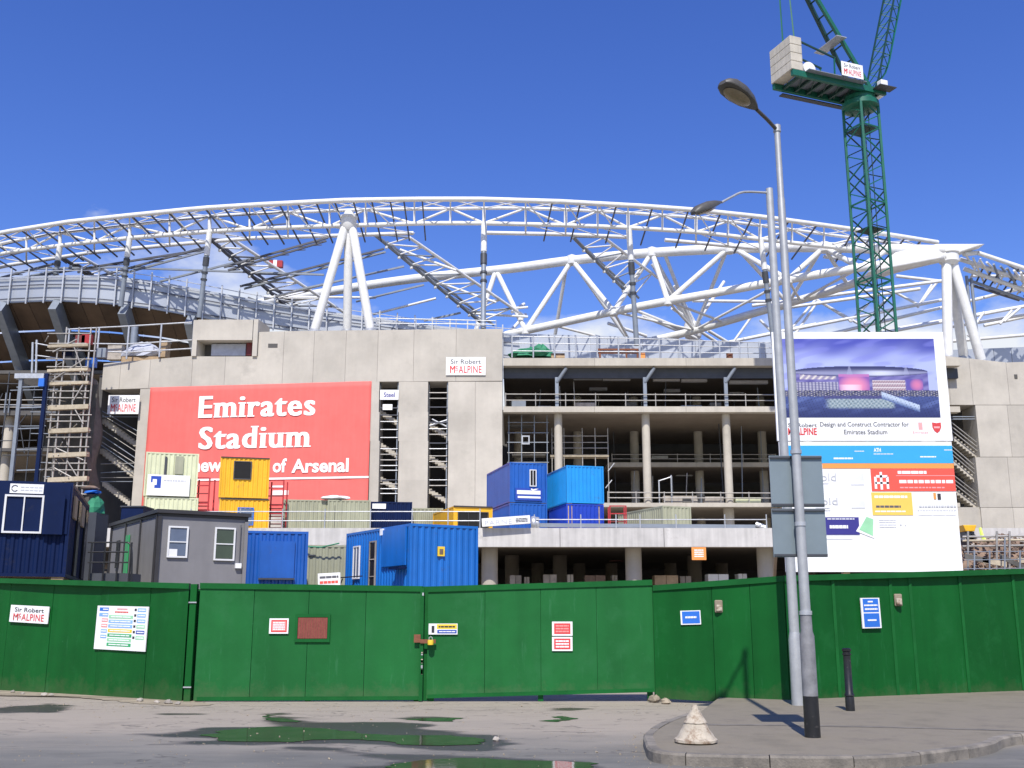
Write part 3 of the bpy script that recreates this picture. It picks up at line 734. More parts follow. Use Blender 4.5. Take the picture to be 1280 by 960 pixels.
MB().tube([top-Vector((0, 0, .02)), lerp(top, tipp, .5), tipp], .026, 10).build('arm', 'lamp_body', lp, smooth=True)
lantern(lp, tipp, P(903, 104, Y0-.93)-tipp, (P(903, 104, Y0-.93)-tipp).length, .33)
# grey sign plates seen from behind, clamped to the near post
for t_, b_, l, r, lab in ((570, 634, 962, 1028, 'upper'), (636, 696.5, 965, 1032, 'lower')):
    sb = Board('sign_plate', lab+' grey traffic sign plate seen from behind on the near lamp post', 'sign', l, r, t_, b_, Y0+.13, m='sign_back', thick=.02, group='sign plates on the near lamp post')
    for v in (.02, .94):
        MB().box(0.01*sb.w, .99*sb.w, v*sb.h, (v+.04)*sb.h, .0005, .03).build('stiffening_rail', 'dark_steel', sb.root, sb.M)

g2 = G(998, 881, KT); X2, Y2 = g2.x, g2.y
l2 = thing('lamp_post', 'plain grey lamp post standing close against the hoarding', 'lamp post', (X2, Y2, KT), 0, 'street lamps')
z2 = ZP(236, Y2)
MB().tube([(X2, Y2, KT-.02), (X2, Y2, ZP(800, Y2)), (X2, Y2, ZP(790, Y2))], [.11, .105, .085], 18).build('base', 'pole_grey', l2, smooth=True)
MB().tube([(X2, Y2, ZP(790, Y2)), (X2, Y2, lerp(2, z2, .5)), (X2, Y2, ZP(262, Y2)), (X2, Y2, z2)], [.085, .075, .068, .066], 16).build('shaft', 'pole_grey', l2, smooth=True)
pA = Vector((X2, Y2, ZP(241, Y2))); tip2 = P(902, 253, Y2-.5)
arm = smoothpts([pA, P(930, 240, Y2-.15), P(915, 246, Y2-.35), tip2], 4)
MB().tube(arm, .022, 10).build('arm', 'pole_grey', l2, smooth=True)
e2 = P(867, 267, Y2-1.0); lantern(l2, tip2, e2-tip2, (e2-tip2).length, .30)

g = G(1063, 888, KT); z1 = ZP(810, g.y)-KT
bo = thing('bollard', 'slim black bollard with rings on the pavement', 'bollard', (g.x, g.y, KT))
MB().lathe([(.072, -.02), (.072, .0), (.07, z1*.20), (.066, z1*.22)], 18, (g.x, g.y, KT)).build('foot', 'black_paint', bo, smooth=True)
MB().lathe([(.066, z1*.22), (.077, z1*.23), (.077, z1*.26), (.062, z1*.28), (.057, z1*.86), (.057, z1*.88)], 18, (g.x, g.y, KT)).build('shaft', 'black_paint', bo, smooth=True)
MB().lathe([(.057, z1*.88), (.07, z1*.89), (.07, z1*.91), (.057, z1*.92), (.057, z1*.94), (.07, z1*.95), (.072, z1*.985), (.05, z1)], 18, (g.x, g.y, KT)).build('cap', 'black_paint', bo, smooth=True)

g = G(870, 928, KT); s_ = (ZP(881, g.y)-KT)/.47
cn = thing('concrete_cone', 'squat battered whitish concrete cone on the pavement corner', 'cone', (g.x, g.y, KT))
def rough(b, a): b.v = [(x+random.uniform(-a, a), y+random.uniform(-a, a), z+random.uniform(-a, a)*.5) for x, y, z in b.v]; return b
rough(MB().lathe([(q*s_*1.06, z*s_) for q, z in [(.235, 0), (.262, .012), (.262, .042), (.24, .06)]], 26, (g.x, g.y, KT)), .004).build('foot_ring', 'plaster', cn, smooth=True)
rough(MB().lathe([(q*s_*1.06, z*s_) for q, z in [(.238, .06), (.205, .11), (.165, .175), (.135, .235), (.142, .25), (.13, .27), (.095, .33), (.062, .385), (.058, .40)]], 26, (g.x, g.y, KT)), .006).build('cone_body', 'plaster', cn, smooth=True)
rough(MB().lathe([(q*s_, z*s_) for q, z in [(.05, .40), (.042, .415), (.042, .455), (.03, .47)]], 14, (g.x, g.y, KT)), .003).build('stub', 'plaster', cn, smooth=True)

es = MB()
q = [G(x, y, KT) for x, y in ((882, 906), (990, 907), (1100, 909), (1200, 911.5), (1300, 914.5))]
ew = [(p.x, p.y, KT-.002) for p in q]+[(p.x, p.y+.16, KT-.002) for p in q[::-1]]
tag(MB().poly(ew).build('edging_strip', 'kerb_stone'), kind='structure')

# loose grit swept against the hoarding and kerb and lying about the gate
gb = MB(); rr = random.Random(12)
for i in range(1100):
    u = rr.random()
    if u < .45: g = G(rr.uniform(-20, 985), 880+abs(rr.gauss(0, 5))+rr.uniform(-2, 1))
    elif u < .6: k = rr.randrange(2, 60); e = fine[min(k, len(fine)-1)]; g = Vector((e.x+rr.gauss(-.1, .12), e.y-abs(rr.gauss(.03, .09)), 0))
    else: g = G(rr.uniform(-20, 800), rr.uniform(880, 960))
    if g.y > 20.3: continue
    s_ = rr.uniform(.003, .008) if rr.random() < .95 else rr.uniform(.008, .017)
    M = Matrix.Translation((g.x, g.y, s_*.5)) @ Matrix.Rotation(rr.uniform(0, 3), 4, Vector((rr.random(), rr.random(), 1)).normalized()); gb.box(-s_, s_, -s_*.7, s_*.7, -s_*.5, s_*.5, M)
tag(gb.build('grit', 'dirt'), 'loose grit scattered on the road before the gates', 'grit', kind='stuff')
# ================================================================== podium (concrete deck in front of the stadium)
PODY = 50.0
PODZ = ZP(660, PODY); PODB = ZP(683.5, PODY)
pod = thing('podium', 'long pale concrete podium deck on round columns behind the cabins', 'deck', (0, PODY, SITEZ))
xl, xr = XP(-160, 670, PODY), XP(1400, 670, PODY)
xs = [xl]+[XP(p, 670, PODY) for p in (120, 300, 470, 596, 700, 830, 968, 1150)]+[xr]
for a, b in zip(xs, xs[1:]):
    MB().box(a+.012, b-.012, PODY, PODY+.6, PODB, PODZ).build('edge_beam', 'beam_concrete', pod)
MB().box(xl, xr, PODY+.61, 96, PODB+.35, PODZ-.02).build('deck_slab', 'slab_concrete', pod)
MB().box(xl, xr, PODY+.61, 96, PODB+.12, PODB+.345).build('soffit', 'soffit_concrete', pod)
for row, Yc, pxs in ((0, PODY+1.6, (250, 431, 612, 792, 957, 1140)), (1, PODY+10, (540, 700, 868, 1010, 1130, 640)), (2, PODY+20, (600, 672, 724, 764, 838, 902))):
    for p_ in pxs:
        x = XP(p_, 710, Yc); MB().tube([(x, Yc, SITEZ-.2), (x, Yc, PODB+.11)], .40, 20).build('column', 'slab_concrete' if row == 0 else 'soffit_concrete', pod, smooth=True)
MB().box(xl, xr, PODY+30, PODY+30.4, SITEZ-.2, PODB+.1).build('rear_wall', 'shaded_concrete', pod)
# handrail along the podium edge
def podrail(name, label, pxs, tops, rails, bl):
    t = thing(name, label, 'railing', (XP(sum(pxs)/len(pxs), 655, PODY+.3), PODY+.3, PODZ))
    Yr = PODY+.3
    for p_ in pxs:
        x = XP(p_, 650, Yr); member('post', (x, Yr, PODZ), (x, Yr, ZP(tops, Yr)), .03, 'galvanised', t)
    for r_ in rails:
        member('rail', P(pxs[0], r_, Yr), P(pxs[-1], r_, Yr), .026, 'galvanised', t)
    return t
podrail('handrail', 'galvanised tube handrail before the green containers', [176, 238, 300, 353, 406, 463, 515, 560, 600], 636, (639.5, 651), 0)
podrail('handrail', 'galvanised tube handrail before the stacked blue cabins', [668, 726, 770, 800, 845, 906, 958], 643, (649.5,), 0)
# long grey pipe and white bucket boom lying on the deck edge
pp = thing('steel_pipe', 'long grey steel beam lying along the podium edge', 'beam', P(800, 660, PODY+.8))
member('shaft', P(672, 656.5, PODY+.9), P(957, 658.5, PODY+.9), .13, 'grey_steel', pp, 4)
MB().tube([P(945, 655, PODY+.7), P(958, 660, PODY+.5)], .12, 8).build('loose_end', 'galvanised', pp)
bm_ = Board('plant_boom', 'white boom arm with dark letters lying on the podium edge', 'boom', 603, 663, 649, 659, PODY-.0, tilt=R(4), thick=.35, off=.02)
bm_.text('PARNE', .06, .62, .14, .68, 'print_grey', .012, sp=1.2); bm_.lines(.70, .95, .2, .75, 3, 'print_dark', .012, words=3)
for i, (p_, r_) in enumerate(((667, 1.0), (671, .9))):
    c = P(p_, 655, PODY+.35+i*.3); M = Matrix.Translation(c) @ Matrix.Rotation(R(90), 4, 'Y')
    MB().lathe([(.12, -.12), (.34*r_, -.12), (.38*r_, -.06), (.38*r_, .06), (.34*r_, .12), (.12, .12)], 18, M=M).build('wheel', 'galvanised', bm_.root, smooth=True)
osn = Board('notice', 'orange notice hanging below the podium edge beam', 'sign', 864.5, 882.5, 684, 700, PODY-.1, m='print_orange')
osn.lines(.18, .82, .2, .85, 4, 'sign_white', words=2)
# pallets below the deck; the pale ones stand in for daylight openings
def stack_or_opening(pxl, pxr, yt, Y, m, label, group='stores below the deck'):
    b = P(pxl, yt, Y); e = P(pxr, yt, Y); t = thing('pallet_or_opening', label, 'pallet', ((b.x+e.x)/2, Y, SITEZ), 0, group)
    MB().box(b.x, e.x, Y, Y+1.0, SITEZ, SITEZ+.14).build('pallet_base', 'timber', t)
    n = max(2, int((e.x-b.x)/.45)); zz = b.z-(SITEZ+.15); k = max(2, int(zz/.45))
    for i in range(n):
        for j in range(k):
            x0 = lerp(b.x, e.x, i/n); x1 = lerp(b.x, e.x, (i+1)/n); z0 = SITEZ+.15+zz*j/k
            MB().box(x0+.012, x1-.012, Y+random.uniform(0, .06), Y+.98, z0+.008, z0+zz/k-.008).build('block', m, t)
stack_or_opening(637, 652, 719, 52.6, 'rubble_pale', 'pale blocks standing in for a daylight opening right of the first podium column')
stack_or_opening(655, 662, 721, 53.2, 'slab_concrete', 'narrow blocks standing in for a daylight opening beside the first column')
stack_or_opening(679, 696, 718, 52.8, 'rubble_pale', 'pale blocks standing in for a daylight opening between the first two podium columns')
stack_or_opening(709, 717, 718, 53.0, 'slab_concrete', 'slim blocks standing in for a daylight opening left of the second podium column')
stack_or_opening(731, 757, 719, 52.6, 'brick_rubble', 'brick pallet just left of the second podium column')
stack_or_opening(765, 772, 719, 53.4, 'slab_concrete', 'slim blocks standing in for a daylight opening touching the second podium column')
stack_or_opening(818, 848, 719, 52.4, 'timber', 'timber coloured pallet under the orange notice')
stack_or_opening(850, 864, 720, 52.9, 'rubble_pale', 'pale blocks standing in for a daylight opening under the orange notice')
stack_or_opening(885, 911, 717.5, 52.6, 'sign_white', 'white blocks standing in for a daylight opening left of the third podium column')
stack_or_opening(923, 934, 717, 52.8, 'sign_white', 'slim white blocks standing in for a daylight opening near the third podium column')

# ================================================================== cabins and containers
def cabin(name, label, cat, anchor, ang, wd, dp, h, m, base=None, mf=None, corr=True, ms=None, group=None, side='L', roofm=None, pitch=.25, rise=0.0):
    """anchor: world point of the front top corner (left or right); local x along the front, y to the rear"""
    a = Vector(anchor); Rz = Matrix.Rotation(ang, 4, 'Z')
    loc = a-(Rz @ Vector((wd if side == 'R' else 0, 0, 0))); z0 = a.z-h
    t = thing(name, label, cat, (loc.x, loc.y, z0), ang, group); M = W[t.name]
    mf = mf or m; ms = ms or m; e = .09
    def pan(n, O, U, N, wid, mm):
        b = MB()
        if corr: b.corr(Vector(O)+Vector(N)*(-.045), U, (0, 0, 1), N, wid, h-2*e, pitch, .035)
        else:
            O2 = Vector(O)-Vector(N)*.02; U2 = Vector(U)*wid; V2 = Vector((0, 0, h-2*e)); b.prism([O2, O2+U2, O2+U2+V2, O2+V2], -Vector(N)*.03)
        return b.build(n, mm, t, M)
    pan('front_wall', (e, 0, e), (1, 0, 0), (0, -1, 0), wd-2*e, m)
    pan('left_wall', (0, dp-e, e), (0, -1, 0), (-1, 0, 0), dp-2*e, ms)
    pan('right_wall', (wd, e, e), (0, 1, 0), (1, 0, 0), dp-2*e, ms)
    pan('rear_wall', (wd-e, dp, e), (-1, 0, 0), (0, 1, 0), wd-2*e, ms)
    for x in (0, wd-e):
        for y in (0, dp-e): MB().box(x, x+e, y, y+e, 0, h).build('corner_post', mf, t, M)
    for z in (0, h-e):
        for y in (.004, dp-e-.004): MB().box(e, wd-e, y, y+e, z+.002, z+e-.002).build('rail', mf, t, M)
        for x in (.004, wd-e-.004): MB().box(x, x+e, e, dp-e, z+.002, z+e-.002).build('rail', mf, t, M)
    MB().box(e, wd-e, e, dp-e, h-e+.01, h-.01).build('roof', roofm or mf, t, M)
    MB().box(e, wd-e, e, dp-e, .02, .07).build('floor', 'timber', t, M)
    if base is not None and z0-base > .05:
        for x in (0.05, wd-.35):
            for y in (.05, dp-.35): MB().box(x, x+.3, y, y+.3, base-z0-.02, -.004).build('support_block', 'timber', t, M)
    return t, M
def window(t, M, face, u0, u1, z0, z1, panes=2, mg='dark_glass', mfr='window_white', horiz=False, proud=.05, wd=0, dp=0, fw=.05):
    """face: 'F' front (u = x), 'L' left wall (u = depth from the front), 'R' right wall"""
    def bx(a, b, c, d, p0, p1):
        if face == 'F': return MB().box(a, b, -p1, -p0, c, d)
        if face == 'L': return MB().box(-p1, -p0, a, b, c, d)
        return MB().box(wd+p0, wd+p1, a, b, c, d)
    b = MB()
    for q in ((u0, u1, z0, z0+fw), (u0, u1, z1-fw, z1), (u0, u0+fw, z0+fw, z1-fw), (u1-fw, u1, z0+fw, z1-fw)):
        k = bx(*q, .0, proud); n = len(b.v); b.v += k.v; b.f += [tuple(i+n for i in f) for f in k.f]
    fr = b.build('window_frame', mfr, t, M)
    mgs = mg if isinstance(mg, (list, tuple)) else [mg]*panes
    for i in range(panes):
        if horiz: c0, c1 = lerp(z0+fw, z1-fw, i/panes), lerp(z0+fw, z1-fw, (i+1)/panes); q = (u0+fw, u1-fw, c0+.015, c1-.015)
        else: c0, c1 = lerp(u0+fw, u1-fw, i/panes), lerp(u0+fw, u1-fw, (i+1)/panes); q = (c0+.015, c1-.015, z0+fw, z1-fw)
        bx(*q, .002, .022).build('pane', mgs[i], fr, M)
        if i:
            q = (u0+fw, u1-fw, c0-.016, c0+.016) if horiz else (c0-.016, c0+.016, z0+fw, z1-fw)
            bx(*q, .003, proud).build('glazing_bar', mfr, fr, M)
    return fr
def plate(t, M, face, u0, u1, z0, z1, m, name='plate', p0=.0, p1=.03, wd=0):
    b = MB()
    if face == 'F': b.box(u0, u1, -p1, -p0, z0, z1)
    elif face == 'L': b.box(-p1, -p0, u0, u1, z0, z1)
    else: b.box(wd+p0, wd+p1, u0, u1, z0, z1)
    return b.build(name, m, t, M)

# dark blue cabin at the far left
cA, MA = cabin('site_cabin', 'dark blue steel cabin at far left with white framed window', 'cabin', P(92, 603.5, 28), R(18), 6.0, 6.4, 2.5, 'navy', base=SITEZ, side='R', group='site cabins behind the hoarding', pitch=.2)
plate(cA, MA, 'F', 3.75, 5.95, 1.12, 2.42, 'navy', 'flat_panel', .0, .03)
window(cA, MA, 'F', 4.36, 5.32, 1.12, 2.13, 2, 'dark_glass', proud=.07)
plate(cA, MA, 'F', 5.34, 5.84, 1.10, 2.15, 'navy', 'open_shutter', .10, .15)
plate(cA, MA, 'F', 4.46, 5.28, 2.17, 2.42, 'sign_white', 'name_plate', .031, .05)
M_ = MA @ Matrix.Translation((0, -.052, 0))
MB().tube([(4.58+.08*math.cos(a_*.7), -.056, 2.30+.08*math.sin(a_*.7)) for a_ in range(1, 9)], .012, 6).build('plate_emblem', 'print_dark', cA, MA)
b = MB()
for i in range(2):
    for j in range(5): b.box(4.72+j*.11, 4.81+j*.11, -.056, -.051, 2.24+i*.08, 2.27+i*.08)
b.build('plate_print', 'print_grey', cA, MA)['kind'] = 'stuff'
for u0, u1, mm in ((.5, 1.4, 'timber'), (1.9, 2.7, 'dark_glass'), (3.2, 4.2, 'timber'), (4.7, 5.6, 'dark_glass')):
    plate(cA, MA, 'R', u0, u1, .1 if mm == 'dark_glass' else 1.6, 2.2, mm, 'side_board', .0, .05, wd=6.0)
# steel steps and landing between the cabins
ld = thing('access_stair', 'black steel access landing between dark blue and grey cabins', 'stair', P(140, 725, 29))
def LP(px, row, Y=28.5): return P(px, row, Y)
for p_ in (110, 127, 144, 160):
    a_ = LP(p_, 740); member('post', (a_.x, a_.y, SITEZ), (a_.x, a_.y, ZP(678, 28.5)), .025, 'black_paint', ld)
for r_ in (678, 690, 703): member('rail', LP(110, r_), LP(160, r_), .022, 'black_paint', ld)
MB().tube(smoothpts([LP(160, 678), LP(164, 683), LP(165, 700), LP(164, 735)], 3), .025, 8).build('end_hoop', 'black_paint', ld)
a_, b_ = LP(112, 706), LP(158, 724); MB().box(a_.x, b_.x, 28.6, 29.6, b_.z-.3, a_.z-.22).build('tread_box', 'dark_steel', ld)
for p_, yy in ((119, 640), (122, 655)):
    a_ = P(p_, 700, 33); 
# red, blue and green stores behind it
tk = thing('tarp_bundle', 'green tarpaulin bundle with blue and red sheets behind the dark blue cabin', 'tarpaulin', P(118, 640, 36))
def lumps(c, sx_, sy_, sz_, m, par, name, n=10, seed=1):
    rr = random.Random(seed); b = MB(); prof = [(1.0, 0), (1.05, .3), (.9, .6), (.6, .85), (.2, 1)]
    base = 0
    for r_, z in prof:
        for k in range(n):
            t_ = 2*math.pi*k/n; q = r_*rr.uniform(.75, 1.15)
            b.v.append((c.x+sx_*q*math.cos(t_), c.y+sy_*q*math.sin(t_), c.z+sz_*z*rr.uniform(.85, 1.1)))
    for i in range(len(prof)-1):
        for k in range(n):
            q = (k+1) % n; b.f.append((i*n+k, i*n+q, (i+1)*n+q, (i+1)*n+k))
    b.f.append(tuple((len(prof)-1)*n+k for k in range(n)))
    return b.build(name, m, par)
lumps(P(119, 642, 37), .3, .4, .62, 'tarp_green', tk, 'green_sheet', seed=2)
lumps(P(116, 617, 37), .28, .3, .14, 'sign_blue', tk, 'blue_sheet', seed=3)
lumps(P(113, 612, 37), .3, .3, .14, 'brick_rubble', tk, 'red_sheet', seed=4)
a_ = P(119, 642, 37); MB().box(a_.x-.25, a_.x+.25, 36.5, 37.6, SITEZ, a_.z).build('stand', 'dark_steel', tk)

# grey cabin
cB, MB_ = cabin('site_cabin', 'grey panelled site cabin with two windows and dark fascia', 'cabin', P(198, 641, 31), R(33), 2.75, 6.2, 2.55, 'cabin_grey', base=SITEZ, mf='cabin_fascia', ms='cabin_grey_side', corr=False, group='site cabins behind the hoarding')
window(cB, MB_, 'F', .32, .92, 1.25, 2.18, 2, ['sky_glass', 'sky_glass'], horiz=True)
window(cB, MB_, 'F', 1.72, 2.36, 1.2, 2.2, 2, 'green_glass', horiz=True)
plate(cB, MB_, 'F', .38, .62, 1.3, 1.5, 'sign_white', 'paper_note', .03, .036)
plate(cB, MB_, 'F', 2.40, 2.58, .98, 1.13, 'sign_white', 'switch_box', .0, .09)
member('cable', MB_ @ Vector((2.52, -.03, 1.13)), MB_ @ Vector((2.52, -.03, 2.3)), .012, 'print_dark', cB)
plate(cB, MB_, 'F', .0, .11, .05, 2.5, 'cabin_fascia', 'corner_trim', .0, .04)
plate(cB, MB_, 'F', 2.64, 2.75, .05, 2.4, 'cabin_grey', 'corner_trim', .0, .04)
MB().box(-.06, 2.81, -.10, 6.28, 2.551, 2.66).build('roof_fascia', 'cabin_fascia', cB, MB_)
for u in (.06, 1.95, 3.9, 5.9): plate(cB, MB_, 'L', u, u+.09, .05, 2.5, 'cabin_fascia', 'side_trim', .0, .03)
plate(cB, MB_, 'L', 3.3, 3.75, .3, 2.1, 'sign_green', 'side_door', .0, .03)
plate(cB, MB_, 'L', 4.6, 5.0, 1.1, 2.0, 'dark_glass', 'side_window', .0, .03)
# small blue box and white sheet behind
sb_ = thing('store_box', 'small dark blue box behind the grey cabin roof', 'box', P(164, 650, 44))
a_, b_ = P(152, 634, 44), P(177, 664, 44); MB().box(a_.x, b_.x, 44, 45.2, SITEZ, a_.z).build('body', 'navy', sb_); MB().box(a_.x-.04, b_.x+.04, 43.95, 45.25, a_.z+.003, a_.z+.06).build('lid', 'dark_steel', sb_)
# blue container with shutter
cC, MC = cabin('site_container', 'royal blue container with square shutter beside the grey cabin', 'container', P(299, 663, 36), R(14), 2.35, 5.5, 2.6, 'mid_blue', base=SITEZ, group='site cabins behind the hoarding')
plate(cC, MC, 'F', .75, 1.9, 1.0, 2.25, 'mid_blue', 'shutter', .0, .08)
plate(cC, MC, 'F', .72, 1.93, .94, .995, 'dark_steel', 'shutter_sill', .0, .10)
# small green container behind
cD, MD = cabin('site_container', 'pale green container squeezed between the two blue cabins', 'container', P(378, 681, 43), R(8), 2.4, 4.0, 2.4, 'container_green', base=SITEZ, group='site cabins behind the hoarding')
plate(cD, MD, 'F', .25, .55, 1.95, 2.0, 'dark_steel', 'vent_slot', .0, .05)
MB().tube([P(380, 683, 42.8), P(402, 684, 42.8), P(424, 679, 42.8)], .03, 6).build('cable', 'tarp_green', cD)
s = Board('notice', 'small white notice with red letters behind the gate', 'sign', 398, 426, 717, 734, 34, tilt=R(3))
s.lines(.08, .92, .55, .85, 1, 'print_dark', words=3); s.lines(.08, .92, .15, .5, 1, 'print_red', words=4)
MB().box(.1*s.w, .15*s.w, -(s.h+.5), -.002, -.06, -.01).build('leg', 'timber', s.root, s.M); MB().box(.85*s.w, .9*s.w, -(s.h+.5), -.002, -.06, -.01).build('leg', 'timber', s.root, s.M)
# bright blue cabin
cE, ME = cabin('site_cabin', 'bright blue corrugated cabin with side windows above the gate joint', 'cabin', P(513, 654, 35), R(31), 2.6, 5.6, 2.72, 'site_blue', base=SITEZ, group='site cabins behind the hoarding', pitch=.235)
plate(cE, ME, 'L', .25, 2.2, 1.35, 2.62, 'site_blue', 'flat_shutter', .0, .06)
plate(cE, ME, 'L', .2, 1.0, 1.22, 1.3, 'navy', 'shutter_lip', .0, .3)
window(cE, ME, 'L', 2.75, 3.3, .4, 2.3, 3, 'dark_glass', mfr='rubble_pale', horiz=True)
window(cE, ME, 'L', 4.2, 4.8, 1.0, 2.2, 2, 'sky_glass', mfr='window_white')
plate(cE, ME, 'L', 2.12, 2.3, 2.45, 2.68, 'sign_white', 'lamp_box', .0, .09)
plate(cE, ME, 'F', 1.03, 1.28, 1.66, 1.98, 'sign_yellow', 'round_badge', .0, .05)
plate(cE, ME, 'F', 1.08, 1.22, 1.72, 1.9, 'brick_rubble', 'badge_centre', .051, .06)
for u0, z0, u1, z1 in ((5.3, .3, 4.6, 1.0), (3.9, .3, 3.5, .9), (5.3, 1.05, 2.8, 1.05)): member('stair_rail', ME @ Vector((-.5, u0, z0)), ME @ Vector((-.5, u1, z1)), .022, 'black_paint', cE)

# ---- on the podium
def podc(name, label, cat, px, row, Y, ang, wd, dp, h, m, **k):
    return cabin(name, label, cat, P(px, row, Y), ang, wd, dp, h, m, base=PODZ, **k)
def drop(t, M, w_, d_, h, m):
    pass
GRP = 'containers on the podium'
h60 = lambda a, b, Y: ZP(a, Y)-ZP(b, Y)
# pale green pair
for top_, bot_, l in ((564.5, 619.5, 'upper pale green container of the left stack, with contractor banner'), (620.5, 673, 'lower pale green container of the left stack')):
    c_, M_ = podc('site_container', l, 'container', 183 if top_ < 600 else 181.5, top_, 57, R(18), (XP(238, 600, 57)-XP(183, 600, 57))*1.16, 5.5, h60(top_, bot_, 57), 'pale_green', group=GRP)
    if top_ < 600: cF, MF = c_, M_
plate(cF, MF, 'F', 1.55, 2.0, 1.25, 2.25, 'container_green', 'door_panel', .0, .05)
plate(cF, MF, 'F', 1.0, 1.12, 1.15, 2.2, 'dark_steel', 'vent_slot', .0, .06)
bn = Board('banner', 'white contractor banner with purple hook logo on the pale green container', 'banner', 184, 237, 593, 619, 57.0, Yr=57.0+.9*(XP(238, 600, 57)-XP(183, 600, 57))*.32, thick=.02, off=.06)
bn.rect(.08, .32, .78, .93, 'sign_royal', name='logo_bar'); bn.rect(.22, .32, .35, .78, 'sign_royal', name='logo_bar'); bn.rect(.17, .22, .35, .5, 'sign_royal', name='logo_bar'); bn.rect(.08, .12, .62, .78, 'sign_royal', name='logo_bar')
bn.lines(.38, .9, .66, .8, 1, 'print_grey', words=8); bn.lines(.1, .9, .12, .24, 1, 'print_pale', words=5)
# red stair towers
def stair_tower(label, pxl, pxr, yt, Y):
    t = thing('stair_tower', label, 'stair', (XP((pxl+pxr)/2, 650, Y), Y, PODZ), 0, 'red access stairs on the podium')
    for p_ in (pxl, pxr):
        for dy in (0, 1.0):
            x = XP(p_, 620, Y); member('post', (x, Y+dy, PODZ), (x, Y+dy, ZP(yt, Y)), .05, 'red_steel', t, 4)
    for i, r_ in enumerate((yt+.5, yt+10, yt+20, yt+32, yt+42)):
        member('rail', P(pxl, r_, Y), P(pxr, r_, Y), .045, 'red_steel' if i != 2 else 'dark_red', t, 4)
    for i in range(9):
        f_ = i/8; r_ = lerp(yt+30, yt+68, f_); a_, b_ = P(pxl, r_, Y+.2), P(pxr, r_, Y+.2)
        MB().box(a_.x+.05, b_.x-.05, Y+.15+.07*i, Y+.4+.07*i, a_.z-.05, a_.z).build('tread', 'dark_red', t)
stair_tower('red steel stair between pale green and yellow stacks', 241, 261, 597, 58)
stair_tower('red steel stair right of the yellow stack', 334, 354, 600, 60)
# yellow pair
for top_, bot_, l in ((570.5, 621.5, 'upper yellow container with dark square window before the red banner'), (622.5, 676, 'lower yellow container under the yellow one with dark window')):
    c_, M_ = podc('site_container', l, 'container', 276 if top_ < 600 else 275, top_, 59, R(15), (XP(330, 600, 59)-XP(276, 600, 59))*1.12, 5.0, h60(top_, bot_, 59), 'yellow', group=GRP)
    if top_ < 600:
        window(c_, M_, 'F', .75, 1.75, 1.05, 2.1, 1, 'dark_glass', mfr='dark_steel')
    else:
        window(c_, M_, 'F', 1.0, 1.9, .9, 1.9, 2, 'sky_glass', mfr='sign_blue', horiz=True)
    plate(c_, M_, 'F', .02, (XP(330, 600, 59)-XP(276, 600, 59))*1.12-.02, h60(top_, bot_, 59)-.06, h60(top_, bot_, 59)+.0, 'cabin_fascia', 'top_trim', .002, .03)
# green containers in a row, navy, olive, yellow cabin
for pxl, pxr, yt, Y, m, l, d_ in ((354.5, 409, 624, 61, 'container_green', 'left one of the two sage green containers below the red banner', 5), (410, 462, 624.5, 61, 'container_green', 'right one of the two sage green containers below the red banner', 5),
                              (463.5, 514.5, 627, 62, 'navy', 'navy container with small white plate under the stair slot', 5), (516, 553.5, 635, 65, 'container_green', 'low olive container between navy container and yellow cabin', 5)):
    c_, M_ = podc('site_container', l, 'container', pxl, yt, Y, math.atan2(640-pxr, 1300)+R(.5), (XP(pxr, 640, Y)-XP(pxl, 640, Y))*1.015, d_, ZP(yt, Y)-PODZ, m, group=GRP)
    if m == 'navy': plate(c_, M_, 'F', .1, .9, ZP(yt, Y)-PODZ-.42, ZP(yt, Y)-PODZ-.12, 'sign_white', 'name_plate', .0, .04)
    if pxl == 410: plate(c_, M_, 'F', .4, .42, .2, 2.2, 'dark_steel', 'door_seam', .0, .02)
sk = thing('sack_heap', 'white sacks lying on the sage green container roof', 'sack', P(420, 623, 61.5)); lumps(P(420, 624, 61.5), .9, .5, .22, 'sign_white', sk, 'sack', seed=8)
hY_ = 60; wY = XP(617, 640, hY_)-XP(567, 640, hY_)
cY, MY = podc('site_cabin', 'low yellow cabin with wide dark glazing left of the blue stack', 'cabin', 567, 632.5, hY_, R(18), wY*1.02, 5.0, ZP(632.5, hY_)-PODZ, 'yellow', group=GRP, corr=False)
window(cY, MY, 'F', .25, wY*1.02-.25, .2, ZP(632.5, hY_)-PODZ-.3, 3, 'dark_glass', mfr='cabin_fascia')
plate(cY, MY, 'F', .0, wY*1.02, ZP(632.5, hY_)-PODZ-.05, ZP(632.5, hY_)-PODZ+.03, 'cabin_fascia', 'top_trim', .001, .05)
# blue stacks
wS = (XP(685, 610, 64)-XP(637, 610, 64))*1.02; hS = h60(577.5, 627.5, 64)
cG, MG = podc('site_container', 'upper mid blue container with name board and slit window, left blue stack', 'container', 637, 577.5, 64, R(15), wS, 6.0, hS, 'mid_blue', group=GRP, ms='mid_blue_shade')  # side walls carry their shade in the colour
window(cG, MG, 'F', 1.28, 1.72, 1.0, 2.05, 2, 'dark_glass', mfr='window_white')
podc('site_container', 'lower mid blue container of the left blue stack', 'container', 637, 628.5, 64, R(15), wS, 6.0, ZP(628.5, 64)-PODZ, 'mid_blue', group=GRP, ms='mid_blue')
plate(cG, MG, 'F', .35, wS-.35, .12, .88, 'sign_royal', 'name_board', .0, .06)
lettering_M = MG @ Matrix(((1, 0, 0, .35), (0, 0, -1, -.065), (0, 1, 0, .12), (0, 0, 0, 1)))
b = MB().box(.1, wS-.8, .38, .62, 0, .01); b.box(.15, wS-.8, .14, .26, 0, .01); b.build('board_print', 'sign_white', cG, lettering_M)
